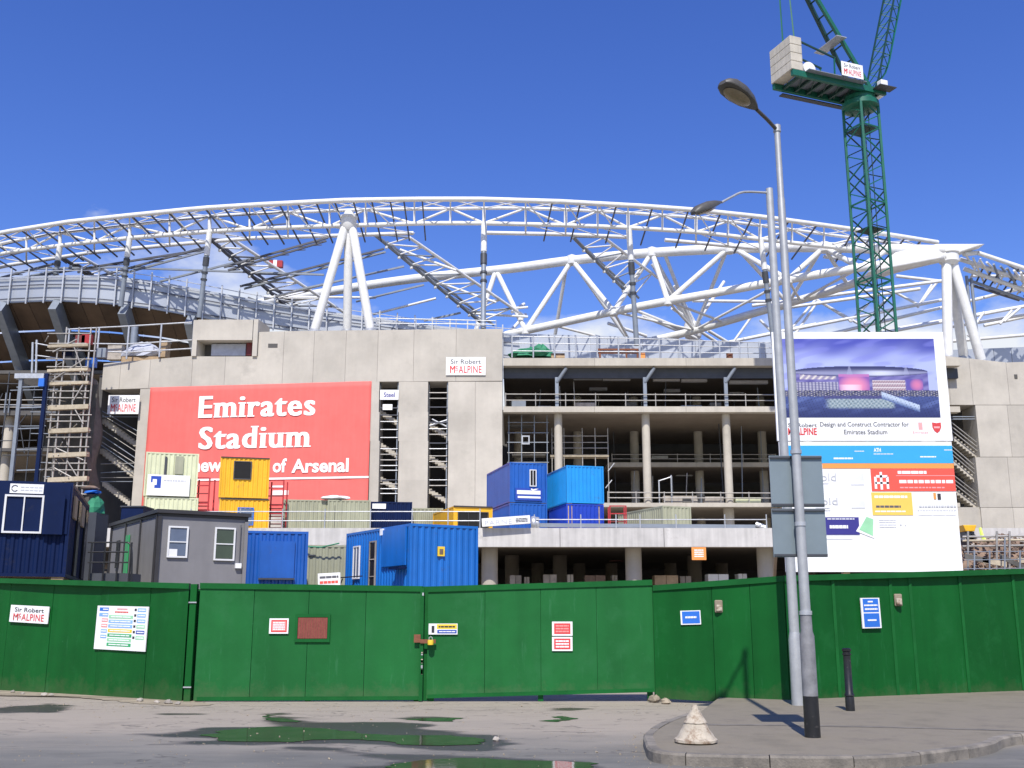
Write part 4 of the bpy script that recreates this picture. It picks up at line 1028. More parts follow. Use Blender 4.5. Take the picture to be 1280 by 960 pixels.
MB().poly([(1.0, .66, .008), (1.15, .62, .008), (1.3, .66, .008), (1.5, .74, .008), (1.3, .74, .008), (1.15, .7, .008), (1.0, .76, .008)]).build('bird_emblem', 'sign_white', cG, lettering_M)
wT = (XP(756, 610, 63)-XP(708, 610, 63))*1.02; hT = h60(581.5, 628.5, 63)
podc('site_container', 'bright sky blue container on top of the right blue stack', 'container', 708, 581.5, 63, R(14), wT, 6.0, hT, 'bright_blue', group=GRP)
podc('site_container', 'deep royal blue container at the bottom of the right blue stack', 'container', 708, 629.5, 63, R(14), wT, 6.0, ZP(629.5, 63)-PODZ, 'royal_blue', group=GRP)
wU = (XP(868.5, 640, 60)-XP(828, 640, 60))*1.02
podc('site_container', 'lone olive container on the podium right of the stacks', 'container', 828, 632, 60, R(22), wU, 5.5, ZP(632, 60)-PODZ, 'container_green', group=GRP)
stair_tower('dark red stair between the blue stack and the olive container', 762, 782, 632, 62)

# ================================================================== billboard
BY = 30.0
def bbx(px, row): return P(px, row, BY)
bbw0, bbw1 = P(962.5, 414, BY), P(1204, 713.5, BY)
XL, XR = XP(972.5, 565, BY), XP(1192.5, 565, BY)
bt, bbz = ZP(415, BY), ZP(715, BY)
bb = thing('billboard', 'tall white project billboard with dusk stadium picture behind the hoarding', 'billboard', ((XL+XR)/2, BY, SITEZ))
zmid = ZP(552, BY)
BM = Matrix(((1, 0, 0, XL), (0, 0, -1, BY), (0, 1, 0, bbz), (0, 0, 0, 1)))
BW, BH = XR-XL, bt-bbz
def U_(px, row): return XP(px, row, BY)-XL
def V_(row): return ZP(row, BY)-bbz
MB().box(0, BW, V_(552)+.02, BH, -.08, 0).build('upper_board', 'sign_white', bb, BM, bevel=.01)
MB().box(.04, BW-.04, 0, V_(552), -.07, -.01).build('lower_board', 'sign_white', bb, BM, bevel=.01)
for x in (.25, BW*.35, BW*.65, BW-.25): MB().box(x-.09, x+.09, SITEZ-bbz-.1, BH-.2, -.30, -.085).build('post', 'timber', bb, BM)
for x in (.25, BW-.25): member('brace', BM @ Vector((x, BH*.6, -.3)), BM @ Vector((x, SITEZ-bbz, -2.6)), .06, 'timber', bb, 4)
def bprint(pxl, pxr, yt, yb, m, lift=.004, name='print_panel'):
    ym = (yt+yb)/2; u0, u1 = U_(pxl, ym), U_(pxr, ym); u0 = max(u0, .05); u1 = min(u1, BW-.045)
    return MB().box(u0, u1, V_(yb), V_(yt), -.009, lift).build(name, m, bb, BM)
# printed dusk picture: colours per vertex on a fine flat sheet
def picture():
    rr = random.Random(5)
    nx, ny = 330, 180; b = MB(); cols = []
    u0, u1, v0, v1 = U_(980, 470), U_(1171, 470), V_(522), V_(423.5)
    def mixc(a, c, t): t = max(0, min(1, t)); return tuple(x+(y-x)*t for x, y in zip(a, c))
    def sm(a, c, x): t = max(0, min(1, (x-a)/(c-a))); return t*t*(3-2*t)
    def wob(x, y): return .5+.25*math.sin(x*9+math.sin(y*13)*1.7)+.25*math.sin(x*21+y*17+1.3)
    def col(x, y):
        # y measured down from the top of the picture
        c = mixc((.07, .085, .46), (.46, .52, .88), sm(.0, .38, y+.12*(wob(x, y)-.5)))
        c = mixc(c, (.06, .07, .34), .75*sm(.60, 1.0, x)*sm(.26, .0, y))
        c = mixc(c, (.22, .24, .70), .45*sm(.5, .85, wob(x*1.4, y*2.3)))
        t_ = max(-1, min(1, (x-.5)/.445)); arc = math.sqrt(max(0, 1-t_*t_))
        roof = .425-.075*arc; lip = .43+.055*arc
        inx = .058 < x < .942
        if inx and roof < y < lip:
            f = (y-roof)/max(.001, lip-roof); c = mixc((.035, .04, .14), (.30, .31, .50), sm(.15, .7, f)); c = mixc(c, (.06, .06, .18), sm(.75, 1, f))
            if .42 < x < .82: c = mixc(c, (.72, .76, .92), .9*sm(.2, 0, abs(x-.63))*sm(.3, .6, f)*sm(1, .8, f))
        if inx and lip <= y < .665:
            c = mixc((.10, .085, .32), (.24, .22, .50), wob(x*3, y*4))
            if .10 < x < .34 and y < .52: c = mixc((.86, .80, .70), (.30, .26, .42), abs(math.sin(x*75+y*40)))
            if .06 < x < .35 and y > .55:
                f = abs(math.sin(x*140))*abs(math.sin(y*150+x*9)); c = mixc((.07, .07, .22), (.62, .60, .70), f)
        if .355 < x < .555 and .455 < y < .668:
            t = max(0, 1-((x-.455)/.11)**2-((y-.60)/.15)**2); c = mixc((.26, .10, .42), (.92, .30, .46), t*1.05)
            if y > .585: c = mixc(c, (1.0, .78, .90), .75*max(0, 1-((x-.43)/.08)**2))
            if y < .485: c = mixc(c, (.62, .22, .50), .7)
        if .575 < x < .79 and .53 < y < .668:
            band = int(y*84) % 4
            c = (.80, .74, .76) if band == 0 else mixc((.10, .08, .24), (.60, .44, .42), abs(math.sin(x*190+band)))
        if .795 < x < .905 and .515 < y < .668:
            t = max(0, 1-((x-.865)/.05)**2-((y-.59)/.09)**2); c = mixc((.12, .09, .40), (.75, .22, .40), t*.9)
        for xm in (.43, .80):
            if abs(x-xm) < .016*(y-.33)/.1 and .34 < y < .46: c = mixc(c, (.40, .42, .62), .5)
        if .66 <= y < .735:
            c = mixc((.02, .025, .08), (.14, .14, .26), wob(x*9, y*7))
            if math.sin(x*173)*math.sin(y*260+x*31) > .72: c = (.70, .66, .58)
        if y >= .735:
            c = mixc((.055, .085, .27), (.02, .03, .14), sm(.735, 1.0, y)); c = mixc(c, (.14, .20, .48), .55*sm(.45, .9, wob(x*2.3, y*3))*sm(1, .78, y))
        if .70 < y < .90 and .25 < x < .72:
            t = sm(.25, .30, x)*sm(.72, .69, x)*sm(.755, .775, y)*sm(.90, .86, y); c = mixc(c, mixc((.16, .24, .30), (.46, .54, .56), .5+.5*math.sin(x*210)*math.sin(y*120)), t)
            if .725 < y < .765: c = mixc(c, (.07, .07, .22), .85)
        if .63 < x < .87:
            dd = (y-.72)-(x-.63)*.70
            if abs(dd) < .045: c = mixc((.10, .16, .36), (.52, .62, .80), sm(.045, -.02, dd))
        if y > .68 and math.sin(x*311+y*40)*math.sin(y*97+x*50) > .80: c = mixc(c, (.005, .008, .03), .85)
        return tuple(.82*q for q in c)
    for j in range(ny+1):
        for i in range(nx+1):
            x, y = i/nx, j/ny
            b.v.append((lerp(u0, u1, x), lerp(v1, v0, y), .006)); cols.append(col(x, y))
    for j in range(ny):
        for i in range(nx):
            k = j*(nx+1)+i; b.f.append((k, k+nx+1, k+nx+2, k+1))
    m = bpy.data.materials.new('printed_picture'); m.use_nodes = True
    at = m.node_tree.nodes.new('ShaderNodeVertexColor'); at.layer_name = 'print'
    m.node_tree.links.new(at.outputs['Color'], m.node_tree.nodes['Principled BSDF'].inputs['Base Color']); m.node_tree.nodes['Principled BSDF'].inputs['Roughness'].default_value = .45
    MATS['printed_picture'] = m
    o = b.build('printed_picture', 'printed_picture', bb, BM)
    ca = o.data.color_attributes.new('print', 'FLOAT_COLOR', 'POINT')
    ca.data.foreach_set('color', [q for c in cols for q in (*c, 1.0)])
picture()
def btext(t, pxl, pxr, yt, yb, m, **k):
    ym = (yt+yb)/2; return lettering(t, BM, U_(pxl, ym), U_(pxr, ym), V_(yb), V_(yt), m, bb, .006, **k)
btext('Design and Construct Contractor for', 1025, 1136, 527.5, 535, 'print_dark', bold=.012)
btext('Emirates Stadium', 1055, 1109, 537, 543, 'print_dark', bold=.012)
btext('Sir Robert', 985, 1021, 529, 534, 'print_dark', bold=.012); btext('McALPINE', 985, 1021, 535, 544, 'sign_red', bold=.03)
btext('Emirates', 1141, 1160, 539, 542, 'print_pink')
bprint(1148, 1153, 528, 537, 'print_pink', .006, 'emblem')
sx0, sx1, sy0, sy1 = U_(1165.5, 535), U_(1176.5, 535), V_(541.5), V_(528)
MB().prism([Vector((lerp(sx0, sx1, u), lerp(sy0, sy1, v), .008)) for u, v in ((.5, 0), (.8, .2), (1, .55), (1, 1), (.5, .93), (0, 1), (0, .55), (.2, .2))], (0, 0, -.01)).build('shield_emblem', 'sign_red', bb, BM)
MB().prism([Vector((lerp(sx0, sx1, u), lerp(sy0, sy1, v), .012)) for u, v in ((.2, .45), (.8, .45), (.85, .62), (.15, .62))], (0, 0, -.003)).build('shield_emblem', 'print_pink', bb, BM)
bprint(960, 1210, 557, 579, 'print_blue'); bprint(1028, 1215, 579.3, 585.5, 'print_orange')
btext('ATH', 1092, 1101, 560, 565, 'sign_white', bold=.03)
def blines(pxl, pxr, yt, yb, n, m, words=5, fill=.5):
    b = MB(); ym = (yt+yb)/2; u0, u1, v0, v1 = U_(pxl, ym), U_(pxr, ym), V_(yb), V_(yt); hh = (v1-v0)/n
    for i in range(n):
        x = u0; y = v1-(i+.5)*hh
        while x < u1-.01:
            e = min(x+(u1-u0)/words*random.uniform(.5, 1.2), u1); b.box(x, e, y-hh*fill/2, y+hh*fill/2, .004, .007); x = e+(u1-u0)*.02
    return b.build('small_print', m, bb, BM)
blines(1092, 1117, 566.5, 568.5, 1, 'print_pale', 6); blines(1042, 1066, 571, 575, 1, 'sign_white', 4); blines(1150, 1170, 569.5, 572.5, 1, 'sign_white', 3); blines(1068, 1080, 563, 565, 1, 'print_pale', 3); blines(1180, 1190, 561.5, 563.5, 1, 'print_pale', 2)
bprint(1089, 1215, 585.8, 614, 'print_red')
# white post-and-hook emblem on the red panel
for (a0, b0, c0, d0) in ((1093, 596, 1096, 611), (1100, 590, 1103, 612), (1108, 596, 1111, 611), (1095, 594, 1109, 597), (1094, 602.5, 1111, 605)): bprint(a0, c0, b0, d0, 'sign_white', .009, 'emblem_stroke')
blines(1122, 1158, 588.5, 592.5, 1, 'sign_white', 4, .9); bprint(1120, 1196, 594.2, 594.9, 'print_pink', .008, 'rule'); blines(1124, 1192, 599.5, 604.5, 1, 'sign_white', 9, .8); blines(1125, 1182, 608.5, 610.5, 1, 'print_pink', 12, .8)
btext('bold', 1018, 1045, 591.5, 601, 'print_grey'); btext('bold', 1018, 1047, 622, 631, 'print_grey')
blines(1020, 1036, 603, 605, 1, 'print_pale', 3); blines(1020, 1038, 633, 639, 2, 'print_pale', 3)
bprint(1063, 1080, 592, 606, 'print_pale', .004, 'faint_square'); bprint(1064, 1081, 620, 635, 'print_pale', .004, 'faint_square')
bprint(1090, 1140.5, 615.5, 644, 'print_yellow'); blines(1093, 1134, 618, 624, 1, 'sign_white', 6, .5); blines(1095, 1126, 631.5, 635, 1, 'print_dark', 6, .8); blines(1094, 1132, 638, 640.5, 1, 'sign_white', 5, .7)
bprint(1167, 1170, 616, 624, 'print_orange', .006, 'emblem'); bprint(1172, 1176, 617, 624.5, 'sign_black', .006, 'emblem')
blines(1149, 1195, 631, 635, 1, 'print_grey', 14, .6); blines(1147, 1195, 637, 638.5, 1, 'print_pale', 16, .6); blines(1148, 1195, 643, 644, 1, 'print_pale', 2, .6)
bprint(1031, 1074, 646.5, 668.5, 'print_navy'); blines(1037, 1060, 656, 661, 1, 'sign_white', 6, .8); blines(1034, 1068, 647.8, 649.6, 1, 'print_pale', 8, .7)
def bq(pts, m, lift, name): return MB().prism([Vector((U_(x, y), V_(y), lift)) for x, y in pts], (0, 0, -.004)).build(name, m, bb, BM)
bq([(1070, 664), (1093, 673), (1093, 645), (1081, 645)], 'sign_white', .008, 'slanted_print'); bq([(1074, 662), (1091, 670), (1091.5, 649), (1083, 646)], 'sign_pale_green', .013, 'slanted_print')
blines(1031, 1066, 672.5, 674, 1, 'print_pale', 1, .5); blines(1099, 1120, 648, 660, 4, 'print_pale', 3, .3); bprint(1125, 1127, 655, 657, 'print_grey', .006, 'dot'); bprint(1131, 1133, 655, 657, 'print_pale', .006, 'dot')

# ---- rubble, mesh fence and barrier right of the billboard
rb = MB(); rr = random.Random(3)
for i in range(2600):
    px = rr.uniform(1195, 1420); f_ = rr.random(); Y = rr.uniform(46, 49.5); zz = lerp(SITEZ, ZP(668, 48)*.97, f_**.8); zz += .25*math.sin(px*.05)
    s_ = rr.uniform(.03, .11); c = Vector((XP(px, 690, Y), Y+f_*2.2, zz)); M = Matrix.Translation(c) @ Matrix.Rotation(rr.uniform(0, 3), 4, Vector((rr.random(), rr.random(), rr.random()+.1)).normalized())
    rb.box(-s_, s_, -s_*.6, s_*.6, -s_*.4, s_*.4, M)
o = rb.build('brick_rubble', 'brick_rubble'); tag(o, 'heap of brown brick and concrete rubble right of the billboard', 'rubble', kind='stuff')
rb = MB()
for i in range(260):
    px = rr.uniform(1195, 1420); f_ = rr.random(); Y = rr.uniform(46, 49); s_ = rr.uniform(.03, .1); c = Vector((XP(px, 690, Y), Y-.2+f_*2.2, lerp(SITEZ, ZP(668, 48), f_**.8)))
    M = Matrix.Translation(c) @ Matrix.Rotation(rr.uniform(0, 3), 4, Vector((rr.random(), rr.random(), rr.random()+.1)).normalized()); rb.box(-s_, s_, -s_*.6, s_*.6, -s_*.3, s_*.3, M)
tag(rb.build('concrete_rubble', 'rubble_pale'), 'pale concrete chunks strewn over the brown rubble heap', 'rubble', kind='stuff')
core = MB().prism([Vector((XP(1190, 690, 48), 47.2, SITEZ)), Vector((XP(1430, 690, 48), 47.2, SITEZ)), Vector((XP(1430, 690, 48), 49.4, ZP(671, 48))), Vector((XP(1190, 690, 48), 49.4, ZP(673, 48)))], (0, .4, 0)).build('rubble_bank', 'brick_rubble'); tag(core, kind='structure')
mf = thing('mesh_fence', 'thin steel mesh fence before the rubble heap', 'fence', P(1240, 715, 45))
for p_ in (1218, 1237, 1256, 1275, 1294): member('post', P(p_, 735, 45), P(p_, 672 if p_ == 1256 else 688, 45), .035, 'grey_steel', mf)
for r_ in (690, 700, 711): member('wire_rail', P(1205, r_, 45), P(1300, r_-1, 45), .018, 'grey_steel', mf)
dg_ = thing('dumper', 'small orange dumper skip on the rubble heap', 'dumper', P(1212, 668, 49))
a_, b_ = P(1202, 657, 49), P(1217, 665, 49)
MB().prism([Vector((a_.x, 48.6, b_.z)), Vector((b_.x-.12, 48.6, b_.z)), Vector((b_.x, 48.6, a_.z)), Vector((a_.x-.1, 48.6, a_.z))], (0, 1.0, 0)).build('skip', 'yellow', dg_, bevel=.03)
MB().box(a_.x, b_.x-.1, 48.7, 49.5, b_.z-.25, b_.z-.01).build('chassis', 'dark_steel', dg_)
for q in (a_.x+.15, b_.x-.25): MB().lathe([(.05, -.08), (.16, -.08), (.16, .08), (.05, .08)], 12, M=Matrix.Translation((q, 48.6, b_.z-.28)) @ Matrix.Rotation(R(90), 4, 'X')).build('wheel', 'black_paint', dg_)
sv = thing('chute', 'fluorescent yellow strip hanging over the rubble heap', 'strip', P(1228, 668, 47)); MB().tube([P(1225, 660, 47), P(1227, 668, 46.9), P(1231, 676, 46.7)], .07, 6, .09).build('strip', 'fluor', sv)

rl = thing('scaffold_rail', 'low run of scaffold tubes and boards over the rubble heap', 'railing', P(1250, 690, 46))
for r_, m_ in ((671, 'scaffold_tube'), (676, 'scaffold_board'), (683, 'scaffold_tube')):
    member('tube', P(1203, r_, 46.2), P(1330, r_-2, 46.2), .05, m_, rl)
for p_ in (1210, 1246, 1262, 1290): member('upright', P(p_, 716, 46.1), P(p_, 664, 46.1), .045, 'scaffold_tube', rl)
for k in range(5): q0, q1 = P(1206+k*22, 692+k % 2*5, 45.6), P(1236+k*22, 698+k % 3*4, 45.6); MB().prism([q0-Vector((0, 0, .22)), q1-Vector((0, 0, .22)), q1, q0], (0, .08, 0)).build('loose_board', 'scaffold_board' if k % 2 else 'net_grey', rl)
# ================================================================== stadium: concrete core with the banner
def YC(px): return 95.0 if px >= 462 else 95.0+(462-px)/334*3.5
core = thing('stadium_core', 'pale concrete stair core of the stadium carrying the red banner', 'building', (XP(400, 600, 96), 96, PODZ))
def cw(pxl, pxr, tl, tr, bl, br, dep=.5, m='wall_concrete', zb=None, name='wall_panel', par=None, dy=0.0):
    g_ = .35
    return wallq(name, pxl+g_*.4, pxr-g_*.4, tl, tr, bl, br, YC(pxl)+dy, YC(pxr)+dy, dep, m, par or core, zb=zb)
# header panels
hd = [(322, 354, 415, 414), (354, 392, 414, 413.5), (392, 432, 413.5, 413), (432, 472, 413, 412.5), (472, 517, 412.5, 412), (517, 570, 412, 411.5), (570, 628, 411.5, 411)]
for a, b, tl, tr in hd: cw(a, b, tl, tr, interp([(128, 487), (462, 477), (628, 476)], a), interp([(128, 487), (462, 477), (628, 476)], b), 3.0)
for a, b, tl, tr in ((128, 150, 454.5, 452.5), (150, 187, 452.5, 449.3), (187, 240, 449.3, 445), (240, 281, 445.5, 445.5), (281, 322, 445.5, 445.5)):
    cw(a, b, tl, tr, interp([(128, 487), (462, 477)], a), interp([(128, 487), (462, 477)], b), 2.5)
# penthouse box with an opening
for a, b, t_, bo_ in ((240.5, 246.5, 400, 445), (316, 322, 399, 445), (246.5, 316, 399.5, 425)): cw(a, b, t_, t_, bo_, bo_, 3.0, name='penthouse_panel', dy=-.2)
cw(246.5, 316, 425, 425, 445, 445, .3, 'shaded_concrete', name='penthouse_recess', dy=1.8)
cw(264, 307, 430, 430, 444.5, 444.5, .1, 'tarp_grey', name='penthouse_window', dy=.9); cw(308, 315, 425, 425, 444, 444, .1, 'dark_red', name='penthouse_door', dy=.8)
# bar vent in the header
cw(335, 347, 429.5, 429.5, 434.5, 434.5, .05, 'shaded_concrete', name='vent', dy=-.02)
# lower wall, either side of the slots
rowsA = [(477, 515), (515, 551), (551, 600), (600, None)]
def colpan(pxl, pxr, rows, dep=.5, m='wall_concrete', split=1):
    for t_, b_ in rows:
        for k in range(split):
            a, b = lerp(pxl, pxr, k/split), lerp(pxl, pxr, (k+1)/split)
            if b_ is None: cw(a, b, t_, t_, 0, 0, dep, m, zb=PODZ)
            else: cw(a, b, t_, t_, b_, b_, dep, m)
colpan(462, 474, rowsA, 3); colpan(498, 535, rowsA, 3); colpan(560, 628, rowsA, 3, split=2)
cw(172.5, 187, 484.5, 484, 0, 0, 2.5, zb=PODZ, name='pier')
for i in range(4):
    a, b = 187+i*68.7, 187+(i+1)*68.7; cw(a, b, interp([(128, 487), (462, 477)], a), interp([(128, 487), (462, 477)], b), 0, 0, 2.5, zb=PODZ)
# roof and right end wall of the core, plus an added left wall
x0, x1 = XP(128, 450, 98.4), XP(628, 450, 95)
zr = ZP(449, 97)
MB().box(XP(322, 430, 97)+.1, x1-.1, 98.02, 112, ZP(416, 98)-.6, ZP(416, 98)-.3).build('roof_slab', 'slab_concrete', core)
MB().box(x0+.2, XP(322, 430, 97)+.05, 101.05, 114, zr-1.0, zr-.6).build('roof_slab', 'slab_concrete', core)
MB().box(x1-.55, x1-.12, 98.02, 112, PODZ, ZP(416, 98)-.62).build('end_or_shade_wall', 'wall_concrete', core)
MB().box(x0-.45, x0-.05, 99.2, 113.5, PODZ, zr-1.05).build('end_or_shade_wall', 'shaded_concrete', core)  # no real core wall; added to block sun from the stair opening
# deep stairwell backs, coloured dark so the openings read as shade
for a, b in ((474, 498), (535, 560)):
    cw(a-30, b+30, 470, 470, 0, 0, .3, 'shaded_concrete', zb=PODZ, name='stairwell_back', dy=14)
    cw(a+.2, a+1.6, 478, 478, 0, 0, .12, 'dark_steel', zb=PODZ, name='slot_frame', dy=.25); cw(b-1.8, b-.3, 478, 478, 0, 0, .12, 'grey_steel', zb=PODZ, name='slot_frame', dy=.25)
cw(60, 230, 455, 455, 0, 0, .3, 'shaded_concrete', zb=PODZ, name='stairwell_back', dy=15)
def flight(px0, r0, px1, r1, dy, n=9, wdt=1.2, m='slab_concrete'):
    a, b = P(px0, r0, YC(px0)+dy), P(px1, r1, YC(px1)+dy); b.y = a.y; mb = MB()
    for i in range(n):
        x0, x1 = lerp(a.x, b.x, i/n), lerp(a.x, b.x, (i+1)/n); zt = lerp(a.z, b.z, i/n); zb_ = lerp(a.z, b.z, (i+1)/n)-.28
        mb.box(x0+.001, x1-.001, a.y, a.y+wdt, zb_, zt)
    return mb.build('stair_flight', m, core)
for q in ((128, 524, 172, 556), (125, 561, 168, 594), (128, 602, 161, 628)): flight(*q, 1.2, 12)
for a, b, r0 in ((475, 497, 514), (475, 497, 555), (475, 497, 597), (536, 559, 570), (536, 559, 612), (536, 559, 530)): flight(a, r0-1, b, r0+13, .9, 6)
for a, b, rs in ((475.5, 497, (510, 519, 527, 537, 547, 561, 568, 575, 582, 588, 600, 605, 611, 617)), (536.5, 559, (491, 498, 509, 519, 528, 536, 543, 554, 561, 570, 577, 584, 600, 607))):
    for r_ in rs: member('guard_rail', P(a, r_, 95.2), P(b, r_, 95.2), .05, random.choice(['galvanised', 'purlin_steel', 'scaffold_tube']), core)
member('scrap_prop', P(537, 532, 95.3), P(559, 525, 95.3), .09, 'galvanised', core); member('scrap_prop', P(540, 524, 95.3), P(558, 533, 95.3), .08, 'galvanised', core)
for k, (x0, r0, x1, r1) in enumerate(((128, 519, 172, 545), (128, 514, 172, 539), (126, 536, 171, 565), (125, 543, 170, 573), (125, 551, 169, 579), (126, 556, 169, 585), (126, 580, 168, 579), (126, 591, 167, 589), (126, 597, 167, 597), (126, 602, 166, 602), (150, 507, 172, 518), (128, 521, 172, 521))):
    member('stair_rail', P(x0, r0, YC(x0)+.5), P(x1, r1, YC(x1)+.5), .04, 'grey_steel' if k % 2 else 'scaffold_tube', core)
# tarnished boxes and rails on the roof of the core
def railing(name, label, pts, posts, rails, r, m, group=None, rp=None):
    """pts: list of (px, top row, bottom row, Y); straight runs between"""
    t = thing(name, label, 'railing', P(pts[0][0], pts[0][2], pts[0][3]), 0, group)
    for (a, b) in zip(pts, pts[1:]):
        n = max(1, round(abs(b[0]-a[0])/posts))
        for i in range(n+(b is pts[-1])):
            f_ = i/n; px, tp, bt_, Y = (lerp(a[k], b[k], f_) for k in range(4))
            q = P(px, bt_, Y); q2 = Vector((q.x, q.y, ZP(tp, Y))); member('post', q, q2, rp or r, m, t)
        for f_ in rails:
            member('rail', P(a[0], lerp(a[1], a[2], f_), a[3]), P(b[0], lerp(b[1], b[2], f_), b[3]), r, m, t)
    return t
railing('handrail', 'white edge railing above the wall left of the roof box', [(84, 411, 444, 97.5), (158, 407, 449, 97.5), (240, 402, 444, 97.5)], 41, (0.02, .55, .8), .07, 'galvanised', rp=.09)
railing('handrail', 'thin railing along the roof edge of the concrete core', [(470, 396, 412, 95.8), (620, 400, 411, 95.8)], 27, (.1, .5), .045, 'galvanised')
tg = thing('sheeted_store', 'grey sheeted heap behind the railing on the core roof', 'sheeting', P(178, 449, 99)); lumps(P(178, 447, 99.5), 1.9, 1.0, 1.5, 'tarp_grey', tg, 'sheet', 14, 11); a_ = P(178, 449, 99.5); MB().box(a_.x-1.8, a_.x+1.8, 98.8, 100.2, a_.z-.5, a_.z+.1).build('pallet_base', 'timber', tg)
bx_ = thing('timber_box', 'cream timber box left of the grey sheeted heap', 'box', P(141, 449, 99)); a_, b_ = P(135, 431, 99), P(151, 449, 99); MB().box(a_.x, b_.x, 99, 100, b_.z, a_.z).build('body', 'rubble_pale', bx_); MB().box(a_.x-.05, b_.x+.05, 98.95, 100.05, a_.z+.003, a_.z+.12).build('lid', 'timber', bx_)
bx_ = thing('timber_box', 'pinkish timber box right of the grey sheeted heap', 'box', P(205, 446, 99)); a_, b_ = P(200, 427, 99), P(208, 446, 99); MB().box(a_.x, b_.x, 99, 100, b_.z, a_.z).build('body', 'timber', bx_); MB().box(a_.x-.05, b_.x+.05, 98.95, 100.05, a_.z+.003, a_.z+.12).build('lid', 'rubble_pale', bx_)

# the red banner
bx0, bx1 = 186.5, 462
bYl, bYr = YC(bx0)-.06, YC(bx1)-.06
ban = thing('banner', 'huge red stadium banner with white letters on the concrete core', 'banner', P(325, 640, 96))
A = Vector((XP(182.5, 560, bYl), bYl, 0)); B = Vector((XP(462, 560, bYr), bYr, 0)); Ub = (B-A).normalized(); bwid = (B-A).length
zt_l, zt_r, zb_ = ZP(484.5, bYl), ZP(476.5, bYr), ZP(640, 95)
# slightly rippled cloth sheet
mb = MB(); nx, nz = 60, 24
Nb = Ub.cross(Vector((0, 0, 1)))
for j in range(nz+1):
    for i in range(nx+1):
        u, v = i/nx, j/nz; zt_ = lerp(zt_l, zt_r, u); p = A+Ub*(bwid*u)+Nb*(.03+.02*math.sin(u*33+v*3)+.015*math.sin(v*19+u*7)); p.z = lerp(zb_, zt_, v); mb.v.append(tuple(p))
for j in range(nz):
    for i in range(nx): k = j*(nx+1)+i; mb.f.append((k, k+1, k+nx+2, k+nx+1))
sheet = mb.build('cloth', 'banner', ban, smooth=True)
mod = sheet.modifiers.new('thickness', 'SOLIDIFY'); mod.thickness = .02; mod.offset = -1
BNM = Matrix.Identity(4)
for i in range(3): BNM[i][0], BNM[i][1], BNM[i][2], BNM[i][3] = Ub[i], (0, 0, 1)[i], Nb[i], (A+Nb*.07)[i]
def bu(px, row):
    # distance along the banner for a sight line
    d = ray(px, row); # intersect with the vertical plane of the banner
    den = d[0]*Nb.x+d[1]*Nb.y; s_ = (A.x*Nb.x+A.y*Nb.y)/den; q = Vector((d[0]*s_, d[1]*s_, CAMZ+d[2]*s_)); return (q-Vector((A.x, A.y, q.z))).dot(Ub), q.z
def bant(t, pxl, pxr, rt, rb_, m='banner_white', **k):
    u0, z0 = bu(pxl, rb_); u1, z1 = bu(pxr, rt); return lettering(t, BNM, u0, u1, z0, z1, m, ban, .02, **k)
bant('Emirates', 248, 395.5, 491.5, 523, serif=True, fatten=.065, bold=.008, sp=1.13)
bant('Stadium', 248, 390, 530.5, 562, serif=True, fatten=.065, bold=.008, sp=1.13)
bant('The', 200, 233, 573, 590, bold=.03); bant('new', 240.5, 278.5, 577.5, 590.5, bold=.03); bant('home', 284, 331, 572, 590, bold=.03); bant('of', 341, 359, 573, 591, bold=.03); bant('Arsenal', 364.5, 436.5, 572.5, 591.5, bold=.03)
for (a, b, r0, r1) in ((238, 461, 597.6, 599), (340, 356, 607, 610.5), (341, 361, 613, 619)):
    u0, z0 = bu(a, r1); u1, z1 = bu(b, r0); MB().box(u0, u1, z0, z1, .001, .02).build('printed_rule', 'banner_white', ban, BNM)
contractor_sign('white contractor sign high on the concrete core', 557.5, 607, 446.5, 469, 94.9)
contractor_sign('white contractor sign hanging in the opening left of the banner', 135, 174, 494, 517.5, 97.6)
s = Board('slot_sign', 'white sign reading Steel in the left stair slot', 'sign', 475.2, 498.3, 487.5, 499.8, 94.95, off=.05); s.text('Steel', .2, .8, .25, .75, 'print_navy', bold=.02)
s = Board('slot_sign', 'small plain white notice below the Steel sign', 'sign', 478.5, 490.5, 505.5, 512.5, 95.1, off=.05); s.lines(.25, .75, .3, .7, 1, 'print_grey', words=3)

# ================================================================== open concourse floors right of the core
cc = thing('concourse_frame', 'open concrete floors of the stadium between core and billboard', 'building', (XP(800, 640, 97), 97, PODZ))
def floor_slab(pxl, pxr, rt, rb_, Y, dep, me='slab_concrete', ms='soffit_concrete', lip=.9, th=.25):
    zt, zb2 = ZP(rt, Y), ZP(rb_, Y); x0, x1 = XP(pxl, rt, Y), XP(pxr, rt, Y)
    n = max(1, int((x1-x0)/8)); 
    for i in range(n): MB().box(lerp(x0, x1, i/n)+.01, lerp(x0, x1, (i+1)/n)-.01, Y, Y+lip, zb2, zt).build('slab_edge', me, cc)
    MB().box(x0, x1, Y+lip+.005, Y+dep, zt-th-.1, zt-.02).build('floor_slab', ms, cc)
floor_slab(629, 1200, 447.5, 457, 95, 25)
floor_slab(629, 1200, 508, 515, 95, 20)
floor_slab(760, 1200, 578, 583.5, 103, 14)
floor_slab(629, 1200, 628.5, 633.5, 95, 22)
for a_, rr_ in ((627, 636),): pass
zA_, zB_, zC_, zD_ = ZP(457, 95), ZP(508, 95), ZP(515, 95), ZP(628.5, 95)
